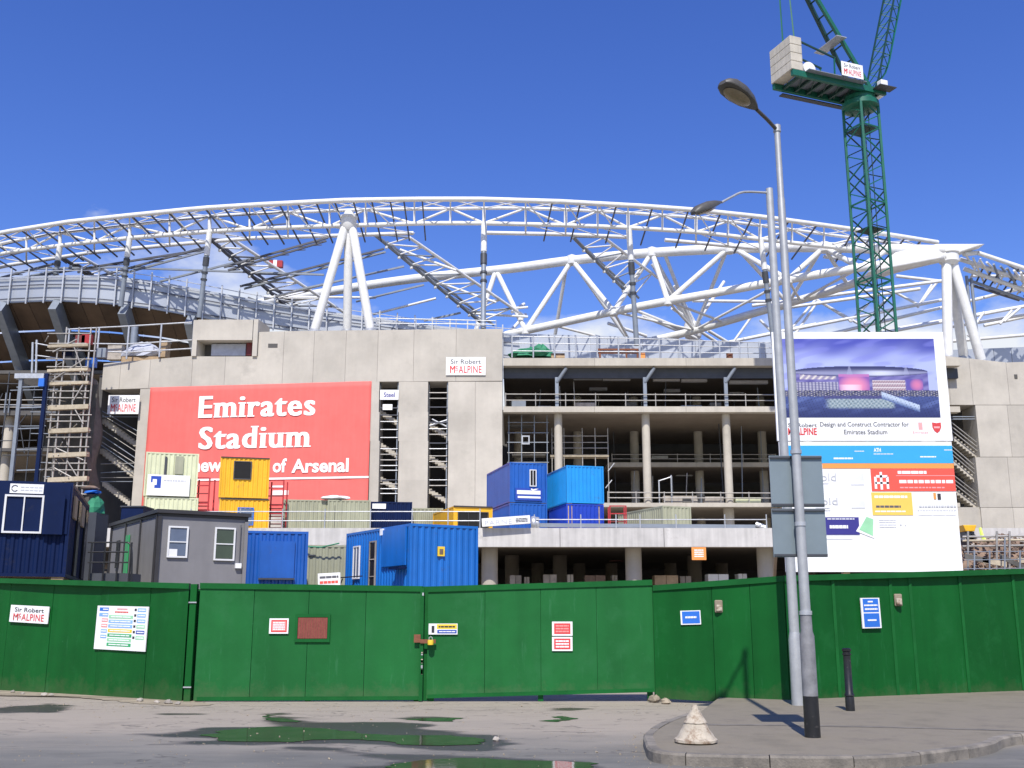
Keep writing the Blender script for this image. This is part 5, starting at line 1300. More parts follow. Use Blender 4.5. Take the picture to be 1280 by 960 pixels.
for px in (698, 808, 909, 1010):
    x = XP(px, 560, 96.2); MB().tube([(x, 96.2, zD_), (x, 96.2, zC_-.02)], .38, 18).build('column', 'slab_concrete', cc, smooth=True)
    x = XP(px-2, 480, 95.6); MB().box(x-.16, x+.16, 95.5, 95.8, zB_, zA_-1.0).build('steel_column', 'grey_steel', cc)
    member('bracket', (x, 95.6, ZP(478, 95.6)), (x+.9, 95.3, zA_-.15), .17, 'grey_steel', cc)
    x = XP(px+2, 645, 97); MB().tube([(x, 97, PODZ), (x, 97, ZP(634, 97))], .5, 18).build('column', 'slab_concrete', cc, smooth=True)
for px in (648, 722, 793, 873, 953, 1040):
    x = XP(px, 560, 107); MB().tube([(x, 107, PODZ), (x, 107, ZP(520, 107)+2)], .45, 14).build('rear_column', 'slab_concrete', cc, smooth=True)
x0, x1 = XP(620, 550, 119), XP(1240, 550, 119)
MB().box(x0, x1, 119.5, 120, PODZ, ZP(448, 95)-.2).build('rear_wall', 'shaded_concrete', cc)
# steel edge beam below the top deck and light strips
MB().box(XP(629, 460, 95.4), XP(1200, 460, 95.4), 95.95, 96.3, zA_-1.0, zA_-.03).build('edge_girder', 'dark_steel', cc)
for a, b, r_, Y in ((717, 753, 472, 100), (754, 788, 473, 100), (817, 850, 474, 100), (852, 884, 475, 100), (912, 960, 477.5, 100), (737, 759, 486, 106), (830, 850, 488, 106), (912, 930, 492, 106), (828, 848, 538, 108), (815, 835, 571.5, 110), (845, 866, 593, 110), (636, 668, 529, 104)):
    q0, q1 = P(a, r_, Y), P(b, r_, Y); MB().box(q0.x, q1.x, Y, Y+.5, q0.z-.16, q0.z+.16).build('duct_panel', 'strip_white', cc)
# handrails on each floor
for r0, r1, Y, pxs, lab in ((491, 508, 95.3, (632, 970), 'tube guard rail on the upper open floor'), (614, 629, 95.3, (760, 972), 'tube guard rail on the lower open floor')):
    railing('handrail', lab, [(pxs[0], r0, r1, Y), (pxs[1], r0+1, r1, Y)], 36, (.1, .55), .05, 'scaffold_tube', 'guard rails on the open floors')
railing('handrail', 'guard rail on the recessed middle floor', [(765, 567, 578, 103.3), (970, 567, 578, 103.3)], 40, (.1, .6), .045, 'scaffold_tube', 'guard rails on the open floors')
# scaffolds inside the bay next to the core
sc_ = thing('scaffold', 'dark scaffold bay between core and first concrete column', 'scaffold', P(660, 628, 96))
for px in (636, 652, 668, 684):
    for Y in (96.5, 99.5): x = XP(px, 560, Y); member('standard', (x, Y, zD_), (x, Y, zC_-.05), .05, 'grey_steel', sc_)
for r_ in (528, 541, 553, 566, 578):
    for Y in (96.5, 99.5): member('ledger', P(634, r_, Y), P(686, r_, Y), .045, random.choice(['grey_steel', 'scaffold_tube']), sc_)
for r_, a, b in ((531, 634, 668), (568, 640, 682)): q0, q1 = P(a, r_, 97), P(b, r_, 97); MB().box(q0.x, q1.x, 97, 98.6, q0.z-.08, q0.z).build('platform', 'net_grey', sc_)
a_, b_ = P(652, 545, 96.6), P(662, 556, 96.6)
for q in ((a_.x, b_.x, a_.z-.12, a_.z), (a_.x, b_.x, b_.z, b_.z+.12), (a_.x, a_.x+.12, b_.z+.12, a_.z-.12), (b_.x-.12, b_.x, b_.z+.12, a_.z-.12)): MB().box(q[0], q[1], 96.3, 96.4, q[2], q[3]).build('loading_frame', 'galvanised', sc_)
sc2 = thing('scaffold', 'scaffold with golden boards behind the first concrete column', 'scaffold', P(730, 628, 98))
for px in (690, 705, 728, 744, 760):
    x = XP(px, 560, 98); member('standard', (x, 98, zD_), (x, 98, ZP(535, 98)), .05, 'scaffold_tube', sc2)
for r_ in (545, 553, 560): member('ledger', P(690, r_, 98), P(760, r_, 98), .045, 'scaffold_tube', sc2)
for i in range(3): q0, q1 = P(688, 568+i*.9, 97.9+i*.5), P(761, 567+i*.9, 97.9+i*.5); MB().box(q0.x, q1.x, q0.y, q0.y+.45, q0.z-.22, q0.z).build('scaffold_board', 'scaffold_board', sc2)
for px, r0 in ((760, 589), (757, 610)): member('brace', P(px, r0, 98), P(px+8, r0-10, 98), .06, 'galvanised', sc2)
pf = thing('access_gantry', 'small galvanised frame standing on the lower open floor', 'frame', P(831, 629, 95.6))
for px, r0 in ((824, 600), (839.5, 594)): x = XP(px, 615, 95.6); member('post', (x, 95.6, zD_), (x, 95.6, ZP(r0, 95.6)), .07, 'galvanised', pf)
member('top_rail', P(824, 601, 95.6), P(839.5, 596, 95.6), .06, 'galvanised', pf)
for a, b, t_, m, l in ((829, 872, 619.5, 'rubble_pale', 'cream board stack with dark panel on the lower open floor'), (880, 905, 620.5, 'rubble_pale', 'cream board stack right of the first on the lower open floor'), (919, 952, 621.5, 'pale_green', 'pale green board stack beside the third column')):
    q0, q1 = P(a, t_, 95.9), P(b, t_, 95.9); t = thing('board_stack', l, 'boards', (q0.x, 96, zD_), 0, 'board stacks on the lower floor'); n = 4
    for i in range(n): hh = (q0.z-zD_)/n; MB().box(q0.x+random.uniform(0, .1), q1.x-random.uniform(0, .1), 95.9, 97, zD_+.004+hh*i, zD_+hh*(i+1)-.02).build('board', m, t)
    if a == 829: q2, q3 = P(853, 622, 95.85), P(864, 628, 95.85); MB().box(q2.x, q3.x, 95.8, 95.88, q3.z, q2.z).build('dark_panel', 'net_grey', t)
# clutter and rails on the top deck
TD = ZP(447.5, 95)
railing('handrail', 'galvanised posts and wires along the top deck edge', [(640, 419, 447, 95.5), (800, 422, 447.5, 95.5), (975, 428, 448, 95.5)], 26, (.05, .35, .7), .045, 'galvanised', rp=.08)
gt = thing('tarp_heap', 'green netting heap on the top deck next to the core', 'netting', P(668, 446, 97)); lumps(P(664, 447, 97), 1.9, 1.0, 1.0, 'tarp_green', gt, 'net_fold', 14, 21); lumps(P(676, 447, 97.3), 1.0, .9, 1.3, 'tarp_green', gt, 'net_fold', 12, 22)
tp_ = thing('timber_pallet', 'stack of brown timber beside the green netting on the top deck', 'timber', P(697, 446, 97))
for i in range(4):
    for j in range(3): q0 = P(689, 447, 96.6+j*.5); MB().box(q0.x, q0.x+1.3, q0.y, q0.y+.45, TD+i*.22, TD+i*.22+.2).build('bundle', 'timber' if i < 3 else 'brick_rubble', tp_)
rs = thing('steel_trestle', 'rust red steel frame on the top deck', 'frame', P(775, 447, 96.5))
for r_ in (437, 441): member('bar', P(746, r_, 96.5), P(798, r_, 96.5), .12, 'rust', rs, 4)
for px in (750, 783, 797): x = XP(px, 445, 96.5); member('leg', (x, 96.5, TD), (x, 96.5, ZP(437, 96.5)), .12, 'rust', rs, 4)
ob = thing('orange_barrier', 'small orange barrier on the top deck right of the red frame', 'barrier', P(803, 447, 96.5)); q0 = P(800, 441, 96.5); MB().box(q0.x, q0.x+.5, 96.5, 96.8, TD, q0.z).build('body', 'print_orange', ob, bevel=.04)
br_ = thing('brown_drum', 'brown drum on the top deck near the billboard', 'drum', P(912, 447, 96.5)); q0 = P(912, 446, 96.7); MB().lathe([(.3, 0), (.33, .05), (.31, .3), (.33, .35), (.31, .6), (.33, .85), (.28, .9)], 14, (q0.x, q0.y, TD)).build('shell', 'rust', br_, smooth=True)

# ================================================================== second core at the right edge
c2 = thing('stadium_core', 'concrete stair core at the right edge behind the billboard', 'building', (XP(1240, 600, 97), 97, PODZ))
def cw2(pxl, pxr, tl, tr, bl, br, dep=3, m='wall_concrete', zb=None, name='wall_panel', dy=0.0):
    return wallq(name, pxl+.15, pxr-.15, tl, tr, bl, br, 96.5+dy, 96.5+dy, dep, m, c2, zb=zb)
for a, b, tl, tr in ((1150, 1186, 447, 445), (1186, 1214, 445, 448), (1214, 1260, 448, 453), (1260, 1330, 453, 451), (1330, 1420, 451, 447)): cw2(a, b, tl, tr, 506, 506)
for a, b in ((1222, 1262), (1262, 1330), (1330, 1420)):
    for t_, b_ in ((506.5, 571), (571.5, 634), (634.5, None)): cw2(a, b, t_, t_, b_ or 0, b_ or 0, zb=None if b_ else PODZ)
for a, b in ((1262, 1264),): pass
cw2(1150, 1183, 506.5, 506.5, 0, 0, zb=PODZ); cw2(1150, 1250, 500, 500, 0, 0, .3, 'shaded_concrete', zb=PODZ, name='stairwell_back', dy=14)
cw2(1183.2, 1222, 634, 634, 0, 0, 2.8, zb=PODZ, name='sill_panel', dy=.15)
MB().box(XP(1150, 450, 97), XP(1420, 450, 97), 99.55, 114, ZP(455, 98)-.8, ZP(455, 98)-.4).build('roof_slab', 'slab_concrete', c2)
cw2(1268, 1272, 468, 468, 473, 473, .1, 'shaded_concrete', name='vent', dy=-.06)
for x0, r0, x1, r1 in ((1188, 543, 1222, 570), (1188, 572, 1224, 603), (1188, 607, 1224, 635)):
    a, b = P(x0, r0, 97.3), P(x1, r1, 97.3); mb = MB()
    for i in range(9): mb.box(lerp(a.x, b.x, i/9)+.001, lerp(a.x, b.x, (i+1)/9)-.001, 97.3, 98.6, lerp(a.z, b.z, (i+1)/9)-.22, lerp(a.z, b.z, i/9))
    mb.build('stair_flight', 'slab_concrete', c2)
    for k in range(3): member('stair_rail', P(x0, r0-6-5*k, 97.0), P(x1, r1-6-5*k, 97.0), .05, 'scaffold_tube', c2)
for r_ in (521, 524, 640, 646): member('guard_rail', P(1188, r_, 96.9), P(1221, r_, 96.9), .06, 'grey_steel', c2)

# ================================================================== upper tier of the bowl at the left and behind
bowl = thing('upper_tier', 'upper seating tier of the bowl with grey cladding band and brown underside', 'building', (XP(100, 400, 106), 106, PODZ))
BT = [(-120, 356, 392, 116), (-60, 350, 385, 111), (0, 346.5, 379, 107), (65, 344, 376, 105), (130, 344, 379, 104.5), (190, 351, 386, 105.5), (245, 361, 396, 107), (320, 375, 408, 109), (400, 388, 418, 111), (520, 404, 432, 112), (640, 417, 450, 110), (800, 421, 456, 109), (970, 430, 462, 108), (1100, 440, 466, 108), (1200, 437, 460, 110), (1300, 433, 456, 113), (1400, 430, 455, 117)]
step = 22; pxs = list(range(-120, 1400, step))
for i, (a, b) in enumerate(zip(pxs, pxs[1:])):
    Ya, Yb = interp(BT, a, 3), interp(BT, b, 3)
    A_, B_ = P(a+.3, interp(BT, a, 2), Ya), P(b-.3, interp(BT, b, 2), Yb); C_, D_ = P(b-.3, interp(BT, b, 1), Yb), P(a+.3, interp(BT, a, 1), Ya)
    C_.x, D_.x = B_.x, A_.x
    MB().prism([A_, B_, C_, D_], (0, .25, 0)).build('cladding_panel', 'cladding', bowl)
    if a < 640:
        p0 = A_+Vector((0, -.35, -.3)); p1 = D_+Vector((0, -.35, .8)); member('cladding_post', p0, p1, .1, 'galvanised', bowl, 4)
        for f_, m_ in ((.12, 'purlin_steel'), (.62, 'purlin_steel'), (.9, 'galvanised'), (1.15, 'galvanised')):
            member('cladding_rail', lerp(A_, D_, f_)+Vector((0, -.25, 0)), lerp(B_, C_, f_)+Vector((0, -.25, 0)), .07 if f_ < 1 else .05, m_, bowl, 4)
    if b <= 300:
        # raked underside, unit by unit
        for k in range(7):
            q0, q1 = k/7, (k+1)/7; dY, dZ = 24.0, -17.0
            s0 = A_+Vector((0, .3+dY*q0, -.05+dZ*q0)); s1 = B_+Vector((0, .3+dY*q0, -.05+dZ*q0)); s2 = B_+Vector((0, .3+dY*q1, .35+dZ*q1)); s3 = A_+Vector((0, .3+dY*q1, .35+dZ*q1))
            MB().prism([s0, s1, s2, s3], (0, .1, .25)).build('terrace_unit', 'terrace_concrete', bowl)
for px in (-62, 5, 72, 158, 240):
    Y = interp(BT, px, 3); q = P(px, interp(BT, px, 2)-2, Y); e = q+Vector((0, 20, -16.5))
    n = Vector((0, -.64, -.77)); mb = MB(); w_ = .4
    mb.prism([q+Vector((-w_, 0, 0)), q+Vector((-w_, 0, 0))+n*1.8, e+Vector((-w_, 0, 0))+n*1.8, e+Vector((-w_, 0, 0))], (2*w_, 0, 0)); mb.build('raker_beam', 'grey_steel', bowl)
for (a, ra, b, rb_) in ((4, 400, 24, 462), (90, 424, 108, 456), (-40, 405, -20, 470)): member('raker_prop', P(a, ra, 109), P(b, rb_, 112), .45, 'grey_steel', bowl, 12)
for (px, r0, r1, Y) in ((167, 408, 452, 103),): x = XP(px, 430, Y); member('raker_prop', (x, Y, ZP(r1, Y)), (x, Y, ZP(r0, Y)), .35, 'grey_steel', bowl, 12)
# floors below the tier at the left
lf = thing('concourse_frame', 'dark open floors below the upper tier at the left edge', 'building', (XP(40, 620, 112), 112, PODZ))
x0, x1 = XP(-200, 560, 110), XP(122, 560, 110)
for r0, r1 in ((463, 467), (512, 519), (560, 564)):
    MB().box(x0, x1, 110, 110.6, ZP(r1, 110), ZP(r0, 110)).build('slab_edge', 'shaded_concrete', lf); MB().box(x0, x1, 110.61, 128, ZP(r1, 110)+.05, ZP(r0, 110)-.03).build('floor_slab', 'soffit_concrete', lf)  # slab edges coloured dark for the shade under the upper tier
for px in (-70, 8, 90): x = XP(px, 570, 111.5); MB().tube([(x, 111.5, PODZ), (x, 111.5, ZP(521, 111.5))], .55, 16).build('column', 'slab_concrete', lf, smooth=True)
MB().box(x0, x1+6, 129, 129.5, PODZ, ZP(455, 110)).build('rear_wall', 'shaded_concrete', lf)
for r_ in (506, 509, 500): member('guard_rail', P(-60, r_, 109.8), P(60, r_, 109.8), .06, 'scaffold_tube', lf)
for px in (7, 12): x = XP(px, 500, 109.7); member('guard_post', (x, 109.7, ZP(516, 109.7)), (x, 109.7, ZP(491, 109.7)), .07, 'grey_steel', lf)

# ================================================================== scaffold tower and hoist frame at the left
st = thing('scaffold_tower', 'tall scaffold tower with timber lifts and netting beside the core', 'scaffold', P(90, 640, 93))
for px in (64, 73, 89, 104, 111):
    for Y in (92.6, 94.4): x = XP(px, 520, Y); member('standard', (x, Y, PODZ), (x, Y, ZP(409 if px > 70 else 425, Y)), .075, 'scaffold_tube', st)
for r_ in range(418, 640, 10):
    q = random.uniform(-1.5, 1.5); member('ledger', P(60+random.uniform(-3, 3), r_+q, 92.5), P(112+random.uniform(-4, 3), r_+q, 92.5), .055, 'scaffold_tube', st)
for r_ in (431, 461.5, 478, 507, 536, 566.5, 597):
    for i in range(3):
        q0, q1 = P(60+random.uniform(-1, 2), r_, 92.3+i*.55), P(110+random.uniform(-2, 1), r_-2, 92.3+i*.55); dz = .4 if r_ > 500 else .25
        MB().prism([Vector((q0.x, q0.y, q0.z-dz)), Vector((q1.x, q1.y, q1.z-dz)), q1, q0], (0, .5, 0)).build('scaffold_board', 'scaffold_board', st)
for a, ra, b, rb_ in ((66, 475, 106, 448), (104, 480, 92, 500), (68, 585, 96, 600), (70, 560, 104, 575), (92, 432, 106, 470), (66, 440, 96, 424), (84, 576, 96, 595), (90, 505, 104, 530)): member('brace', P(a, ra, 92.4), P(b, rb_, 92.4), .06, 'scaffold_tube', st)
mb = MB()
q = [P(110, 470, 94.8), P(126, 480, 97), P(124, 612, 97), P(106, 608, 94.8)]
nn = 14
for j in range(nn+1):
    for i in range(5):
        u, v = i/4, j/nn; p = lerp(lerp(q[0], q[1], u), lerp(q[3], q[2], u), v); p = p+Vector((.25*math.sin(v*9+u*4), .2*math.sin(v*14), 0)); mb.v.append(tuple(p))
for j in range(nn):
    for i in range(4): k = j*5+i; mb.f.append((k, k+5, k+6, k+1))
nt_ = mb.build('debris_net', 'net_grey', st, smooth=True); m_ = nt_.modifiers.new('thickness', 'SOLIDIFY'); m_.thickness = .03
b2 = MB(); a_, b_ = P(72, 480, 95), P(110, 610, 95); MB().box(a_.x, b_.x, 95.2, 95.26, b_.z, a_.z).build('debris_net', 'net_grey', st)
rr = random.Random(9)
for i, (px, r_, m_) in enumerate(((100, 424, 'dark_red'), (108, 423, 'red_steel'), (113, 452, 'sign_blue'), (84, 438, 'navy'), (126, 440, 'grey_steel'))):
    q0 = P(px, r_, 94); MB().box(q0.x-.45, q0.x+.45, 94.0, 94.5, q0.z-.5, q0.z+.4).build('stored_sheet', m_, st)
hf_ = thing('hoist_frame', 'dark blue steel hoist frame left of the scaffold tower', 'frame', P(38, 640, 92))
for px in (21, 52.5):
    for Y in (92, 95): x = XP(px-1, 540, Y); member('mast', (x, Y, PODZ), (x, Y, ZP(467, Y)), .22, 'navy' if px > 30 else 'grey_steel', hf_, 4)
for r_ in (484, 510, 536, 562, 588): member('cross_bar', P(21, r_, 92), P(52, r_-1, 92), .07, 'grey_steel', hf_, 4)
q0, q1 = P(19, 467, 91.8), P(55, 473, 91.8); MB().box(q0.x, q1.x, 91.7, 95.2, q1.z, q0.z).build('head_platform', 'galvanised', hf_)
q0, q1 = P(49, 473, 91.7), P(55, 483, 91.7); MB().box(q0.x, q1.x, 91.6, 92.2, q1.z, q0.z).build('motor_box', 'sign_blue', hf_)
for px, r0, r1 in ((40, 428, 466), (45, 425, 466)): member('spare_pole', P(px, r1, 93), P(px+1, r0, 93), .1, 'galvanised', hf_)
for r0, r1 in ((429, 436), (444, 449)): member('spare_rail', P(44, r0, 93), P(82, r1, 93), .06, 'galvanised', hf_)

# ================================================================== roof steelwork
TT = [(-120, 325), (-40, 300), (0, 291), (85, 277.5), (160, 269.5), (250, 260.5), (320, 256), (430, 250.5), (520, 249), (600, 249), (700, 252), (800, 257.5), (870, 262.5), (960, 272), (1040, 283), (1110, 293), (1172, 303)]
SS = [(-120, 338), (0, 304), (75, 291), (162, 281.5), (262, 270), (320, 267), (457, 262), (640, 260), (707, 262), (785, 266), (870, 272), (952, 282), (1040, 294), (1110, 303), (1172, 311)]
BB = [(-120, 350), (0, 317), (75, 307), (162, 297.5), (262, 289.5), (320, 286), (400, 283), (535, 279), (605, 279), (707, 281.5), (785, 284.5), (870, 290), (950, 299), (1040, 309), (1110, 316), (1172, 321)]
EE = [(-120, 370), (0, 333), (50, 325.5), (115, 315.5), (225, 305), (320, 297.5), (407, 295), (517, 291.5), (607, 291), (707, 293), (787, 296.5), (831, 300), (947, 310.5), (1040, 322), (1110, 330)]
ROOFZ = 41.0
def YT(px): return PZ(px, interp(TT, px), ROOFZ).y
def Tp(px): return PZ(px, interp(TT, px), ROOFZ)
def Sp(px): return P(px, interp(SS, px), YT(px)+3)
def Bp(px): return P(px, interp(BB, px), YT(px)+3)
def Ep(px): return P(px, interp(EE, px), YT(px)+7)
rt = thing('roof_edge_truss', 'white tubular edge truss curving along the stadium roof', 'truss', P(600, 412, 97))
def chord(fn, a, b, r, m, name='chord', par=None, st=24):
    n = max(2, int((b-a)/st)); MB().tube([fn(a+(b-a)*i/n) for i in range(n+1)], r, 10).build(name, m, par or rt, smooth=True)
for a, b in ((-110, 160), (160, 430), (430, 700), (700, 950), (950, 1172)):
    chord(Tp, a, b, .25, 'white_steel'); chord(Sp, a, b, .17, 'white_steel'); chord(Bp, a, b, .22, 'white_steel')
for a, b in ((-110, 110), (112, 320), (322, 517), (607, 787), (831, 947), (1030, 1066)): chord(Ep, a, b, .21, 'white_steel', 'gutter_tube')
nodes = [-100, -55, -12, 33, 75, 118, 162, 212, 262, 312, 360, 412, 457, 518, 563, 605, 657, 707, 747, 785, 828, 870, 910, 950, 990, 1030, 1070, 1110, 1150]
for i, px in enumerate(nodes):
    big = px in (75, 162, 262, 360, 457, 605, 707, 785, 870, 950)
    member('strut', Bp(px), Sp(px), .19 if big else .12, 'white_steel', rt)
    member('strut', Tp(px), Sp(px), .09, 'white_steel', rt)
    if i+1 < len(nodes):
        q = nodes[i+1]
        if i % 2: member('diagonal', Bp(px), Sp(q), .12, 'white_steel', rt)
        else: member('diagonal', Sp(px), Bp(q), .12, 'white_steel', rt)
        member('diagonal', Tp(px), Sp(q), .065, 'white_steel', rt); member('diagonal', Sp(px), Tp(q), .065, 'white_steel', rt)
        if px < 517 or 607 <= px <= 747 or 831 <= px <= 910: member('diagonal', Bp(px), Ep(q), .06, 'white_steel', rt); member('diagonal', Tp(px), Bp((px+q)/2), .06, 'white_steel', rt)
    if px < 517 or 607 <= px <= 787 or 831 <= px <= 950: member('strut', Bp(px), Ep(px), .10, 'white_steel', rt)
# roof purlins running inwards from the edge
pl_ = thing('roof_purlins', 'dark roof purlins laid across the edge truss', 'purlins', P(300, 300, 100))
for px in list(range(-110, 500, 23))+[505, 528, 690, 725, 770, 815, 860, 900, 940, 985, 1020, 1066, 1090, 1110, 1130, 1150]:
    k = interp([(-120, 62), (0, 52), (250, 34), (480, 9), (560, 0), (700, -10), (860, -14), (960, -22), (1150, -40)], px)
    if px > 1060: e_ = P(px+k*.6, interp(BB, px)+8, YT(px)+6)
    else: e_ = Ep(px+k)
    a_ = Tp(px)+Vector((0, 0, .25)); member('purlin', a_-Vector((0, 0, .45)), lerp(a_-Vector((0, 0, .45)), e_-Vector((0, 0, .35)), 1.12), .095, 'purlin_steel', pl_, 4)
for f_, m_ in ((.35, 'purlin_steel'), (.7, 'purlin_steel')):
    for a, b in ((-110, 60), (60, 200), (200, 360)): member('tie', lerp(Tp(a), Ep(a), f_)+Vector((0, 0, .4)), lerp(Tp(b), Ep(b), f_)+Vector((0, 0, .4)), .07, m_, pl_, 4)
# upright props below the edge truss
for px, x1, r1, lab in ((75, 66, 372, 'leftmost grey roof prop above the cladding band'), (162, 151, 383, 'grey roof prop between the two leftmost ones and the roof box'), (262, 249, 397, 'grey roof prop just left of the white tripod'), (605, 604, 411, 'grey roof prop on the right end of the concrete core'), (786, 796, 432, 'grey roof prop above the red steel frame'), (951, 968, 436, 'grey roof prop behind the lamp post heads')):
    t = thing('roof_prop', lab, 'prop', P(x1, r1, 103), 0, 'upright roof props'); a_ = Bp(px); e_ = P(x1, r1, YT(px)+4 if px != 605 else 96.4)
    MB().tube([a_, lerp(a_, e_, .28)], .30, 10).build('head', 'white_steel', t, smooth=True); MB().tube([lerp(a_, e_, .281), e_], .24, 10, .27).build('shaft', 'grey_steel', t, smooth=True)
    MB().tube([lerp(a_, e_, .30), lerp(a_, e_, .40)], .33, 10).build('sleeve', 'dark_steel', t, smooth=True)
    for f_ in (.47, .55): MB().tube([lerp(a_, e_, f_), lerp(a_, e_, f_+.02)], .34, 10).build('band', 'dark_steel', t, smooth=True)
# secondary trusses running inwards
def ladder(label, lo, up, Y0, Y1, n, m1='grey_steel', m2='white_steel', r=.16, mid=True):
    t = thing('roof_rib_truss', label, 'truss', P(lo[0][0], lo[0][1], Y0), 0, 'inward roof trusses')
    L0, L1 = P(*lo[0], Y0), P(*lo[1], Y1); U0, U1 = P(*up[0], Y0+1), P(*up[1], Y1+1); w_ = Vector((0, 2.2, 0))
    member('chord', L0, L1, r*1.3, m1, t); member('chord', U0, U1, r*1.1, m2, t); member('chord', L0+w_+(U0-L0)*.3, L1+w_+(U1-L1)*.3, r, m1, t)
    for i in range(n):
        f0, f1 = i/n, (i+1)/n
        member('strut', lerp(L0, L1, f0), lerp(U0, U1, f0), .09, m2 if i % 2 else m1, t)
        member('diagonal', lerp(L0, L1, f1), lerp(U0, U1, f0), .08, m2, t)
        member('diagonal', lerp(L0, L1, f0), lerp(L0, L1, f1)+w_+lerp(U0-L0, U1-L1, f1)*.3, .07, m1, t)
        if i: lumps_b = MB().lathe([(.05, -.25), (.16, -.2), (.18, 0), (.05, .1)], 8, lerp(L0, L1, f0)-Vector((0, 0, .25))).build('hanger', m2, t)
ladder('inward roof truss descending right of the left tripod', ((467, 292), (600, 402)), ((512, 297), (655, 395)), 104, 117, 9)
ladder('inward roof truss descending over the white arch', ((716, 296), (790, 372)), ((755, 297), (826, 350)), 104, 117, 6)
ladder('inward roof truss descending left of the left tripod', ((262, 298), (368, 392)), ((292, 300), (432, 392)), 104, 117, 9, 'purlin_steel')
ladder('inward roof truss at the far left of the roof', ((78, 322), (118, 350)), ((100, 320), (158, 353)), 109, 117, 4, 'purlin_steel')
ladder('inward roof truss leaning into the left frame edge', ((-60, 352), (20, 374)), ((-30, 352), (45, 372)), 112, 119, 4, 'purlin_steel')
# ring purlins between the inward trusses
rg = thing('roof_ring_beams', 'thin ring beams linking the inward roof trusses', 'beams', P(300, 340, 110))
for a, ra, b, rb_, Y, m in ((-40, 358, 70, 329, 108, 'purlin_steel'), (0, 352, 255, 312, 108, 'purlin_steel'), (-40, 362, 80, 336, 110, 'grey_steel'), (118, 347, 257, 309, 107, 'purlin_steel'), (120, 351, 257, 314, 108, 'grey_steel'), (150, 334.5, 405, 343.5, 110, 'grey_steel'), (40, 336, 150, 334, 111, 'grey_steel'), (200, 352, 322, 321, 110, 'grey_steel'), (280, 334, 410, 297, 105, 'purlin_steel'), (285, 338, 408, 301, 106, 'purlin_steel'), (300, 358, 480, 311, 110, 'purlin_steel'), (305, 361, 482, 315, 110.5, 'grey_steel'),
                            (370, 363, 505, 333, 112, 'grey_steel'), (330, 374, 420, 352, 113, 'white_steel'), (445, 377, 530, 356, 114, 'grey_steel'), (466, 393, 545, 373, 115, 'white_steel'), (530, 401, 576, 391, 115, 'grey_steel'), (310, 372, 380, 398, 114, 'purlin_steel'), (60, 345, 200, 365, 114, 'grey_steel'), (330, 371, 470, 372, 116, 'white_steel'), (500, 312, 570, 338, 108, 'white_steel'), (545, 352, 620, 378, 114, 'white_steel'), (590, 392, 660, 396, 117, 'white_steel'), (617, 388, 660, 384, 117, 'white_steel')):
    member('ring_beam', P(a, ra, Y), P(b, rb_, Y), .14, m, rg, 8 if m == 'white_steel' else 4)
    if m == 'purlin_steel' and b-a > 90:
        for k in range(6): f_ = k/6; member('lacing', lerp(P(a, ra, Y), P(b, rb_, Y), f_), lerp(P(a, ra+3.5, Y+.6), P(b, rb_+3.5, Y+.6), f_+.12), .06, 'purlin_steel', rg, 4)
cp = thing('red_roof_package', 'small red and white package on the left inward truss', 'package', P(344, 331, 110)); a_ = P(336, 328, 110); MB().box(a_.x, a_.x+1.5, 110, 110.6, a_.z-.5, a_.z+.25, None).build('body', 'red_steel', cp); MB().box(a_.x+.5, a_.x+.9, 109.97, 110.63, a_.z-.53, a_.z+.28).build('strap', 'sign_white', cp)

# main white arch truss
def arch(pts, Yf, r, name, par, k=5): MB().tube(smoothpts([P(x, y, Yf(x)) for x, y in pts], k), r, 14).build(name, 'white_steel', par, smooth=True)
mt = thing('main_roof_truss', 'great white tubular arch truss spanning the roof to the right tripod', 'truss', P(1187, 330, 104))
YA = lambda x: interp([(250, 133), (640, 120), (1180, 103.5)], x)
Y1_ = lambda x: YA(x)-2.5*interp([(600, 1), (1000, .7), (1178, 0)], x)
Y2_ = lambda x: YA(x)+7*interp([(600, 1), (1000, .7), (1178, 0)], x)
top_ = [(255, 392), (330, 378), (412, 364.5), (460, 356.5), (530, 347), (640, 335.5), (715, 325.5), (815, 316), (910, 311), (1000, 309), (1067, 310), (1130, 312), (1182, 313)]
bo1 = [(575, 432), (640, 417), (700, 404), (767, 389.5), (835, 376.5), (900, 365), (960, 354), (1020, 343.5), (1070, 335.5), (1120, 328), (1182, 320)]
bo2 = [(760, 438), (805, 428), (855, 416.5), (900, 404), (960, 386.5), (1000, 375), (1040, 363), (1072, 352.5), (1120, 336), (1182, 321)]
arch(top_, YA, .56, 'top_chord', mt); arch(bo1, Y1_, .46, 'bottom_chord', mt); arch(bo2, Y2_, .46, 'bottom_chord', mt)
def on(tab, Yf, x): return P(x, interp(tab, x), Yf(x))
for xt, xb, w_ in ((715, 657, 1), (715, 767, 1), (815, 767, 1), (815, 835, 1), (910, 835, 1), (918, 985, 1), (1030, 985, 1), (1030, 1075, 1), (1110, 1075, 1), (620, 657, 1), (620, 590, 1)):
    member('diagonal', on(top_, YA, xt), on(bo1, Y1_, xb), .30, 'white_steel', mt, 12)
for xt, xb in ((709, 688), (815, 868), (830, 868), (909, 868), (922, 985), (1028, 985), (1030, 1060), (715, 790)):
    member('diagonal', on(top_, YA, xt), on(bo2, Y2_, xb), .22, 'white_steel', mt, 12)
for a, b in ((690, 790), (767, 868), (835, 868), (835, 905), (767, 790), (985, 868), (985, 1000), (1075, 1000)): member('cross_tie', on(bo1, Y1_, a), on(bo2, Y2_, b), .15, 'white_steel', mt, 10)
for x in (715, 815, 912, 1030): q = on(top_, YA, x); MB().lathe([(.1, -.7), (.62, -.5), (.68, 0), (.62, .5), (.1, .75)], 12, q).build('node', 'white_steel', mt, smooth=True)
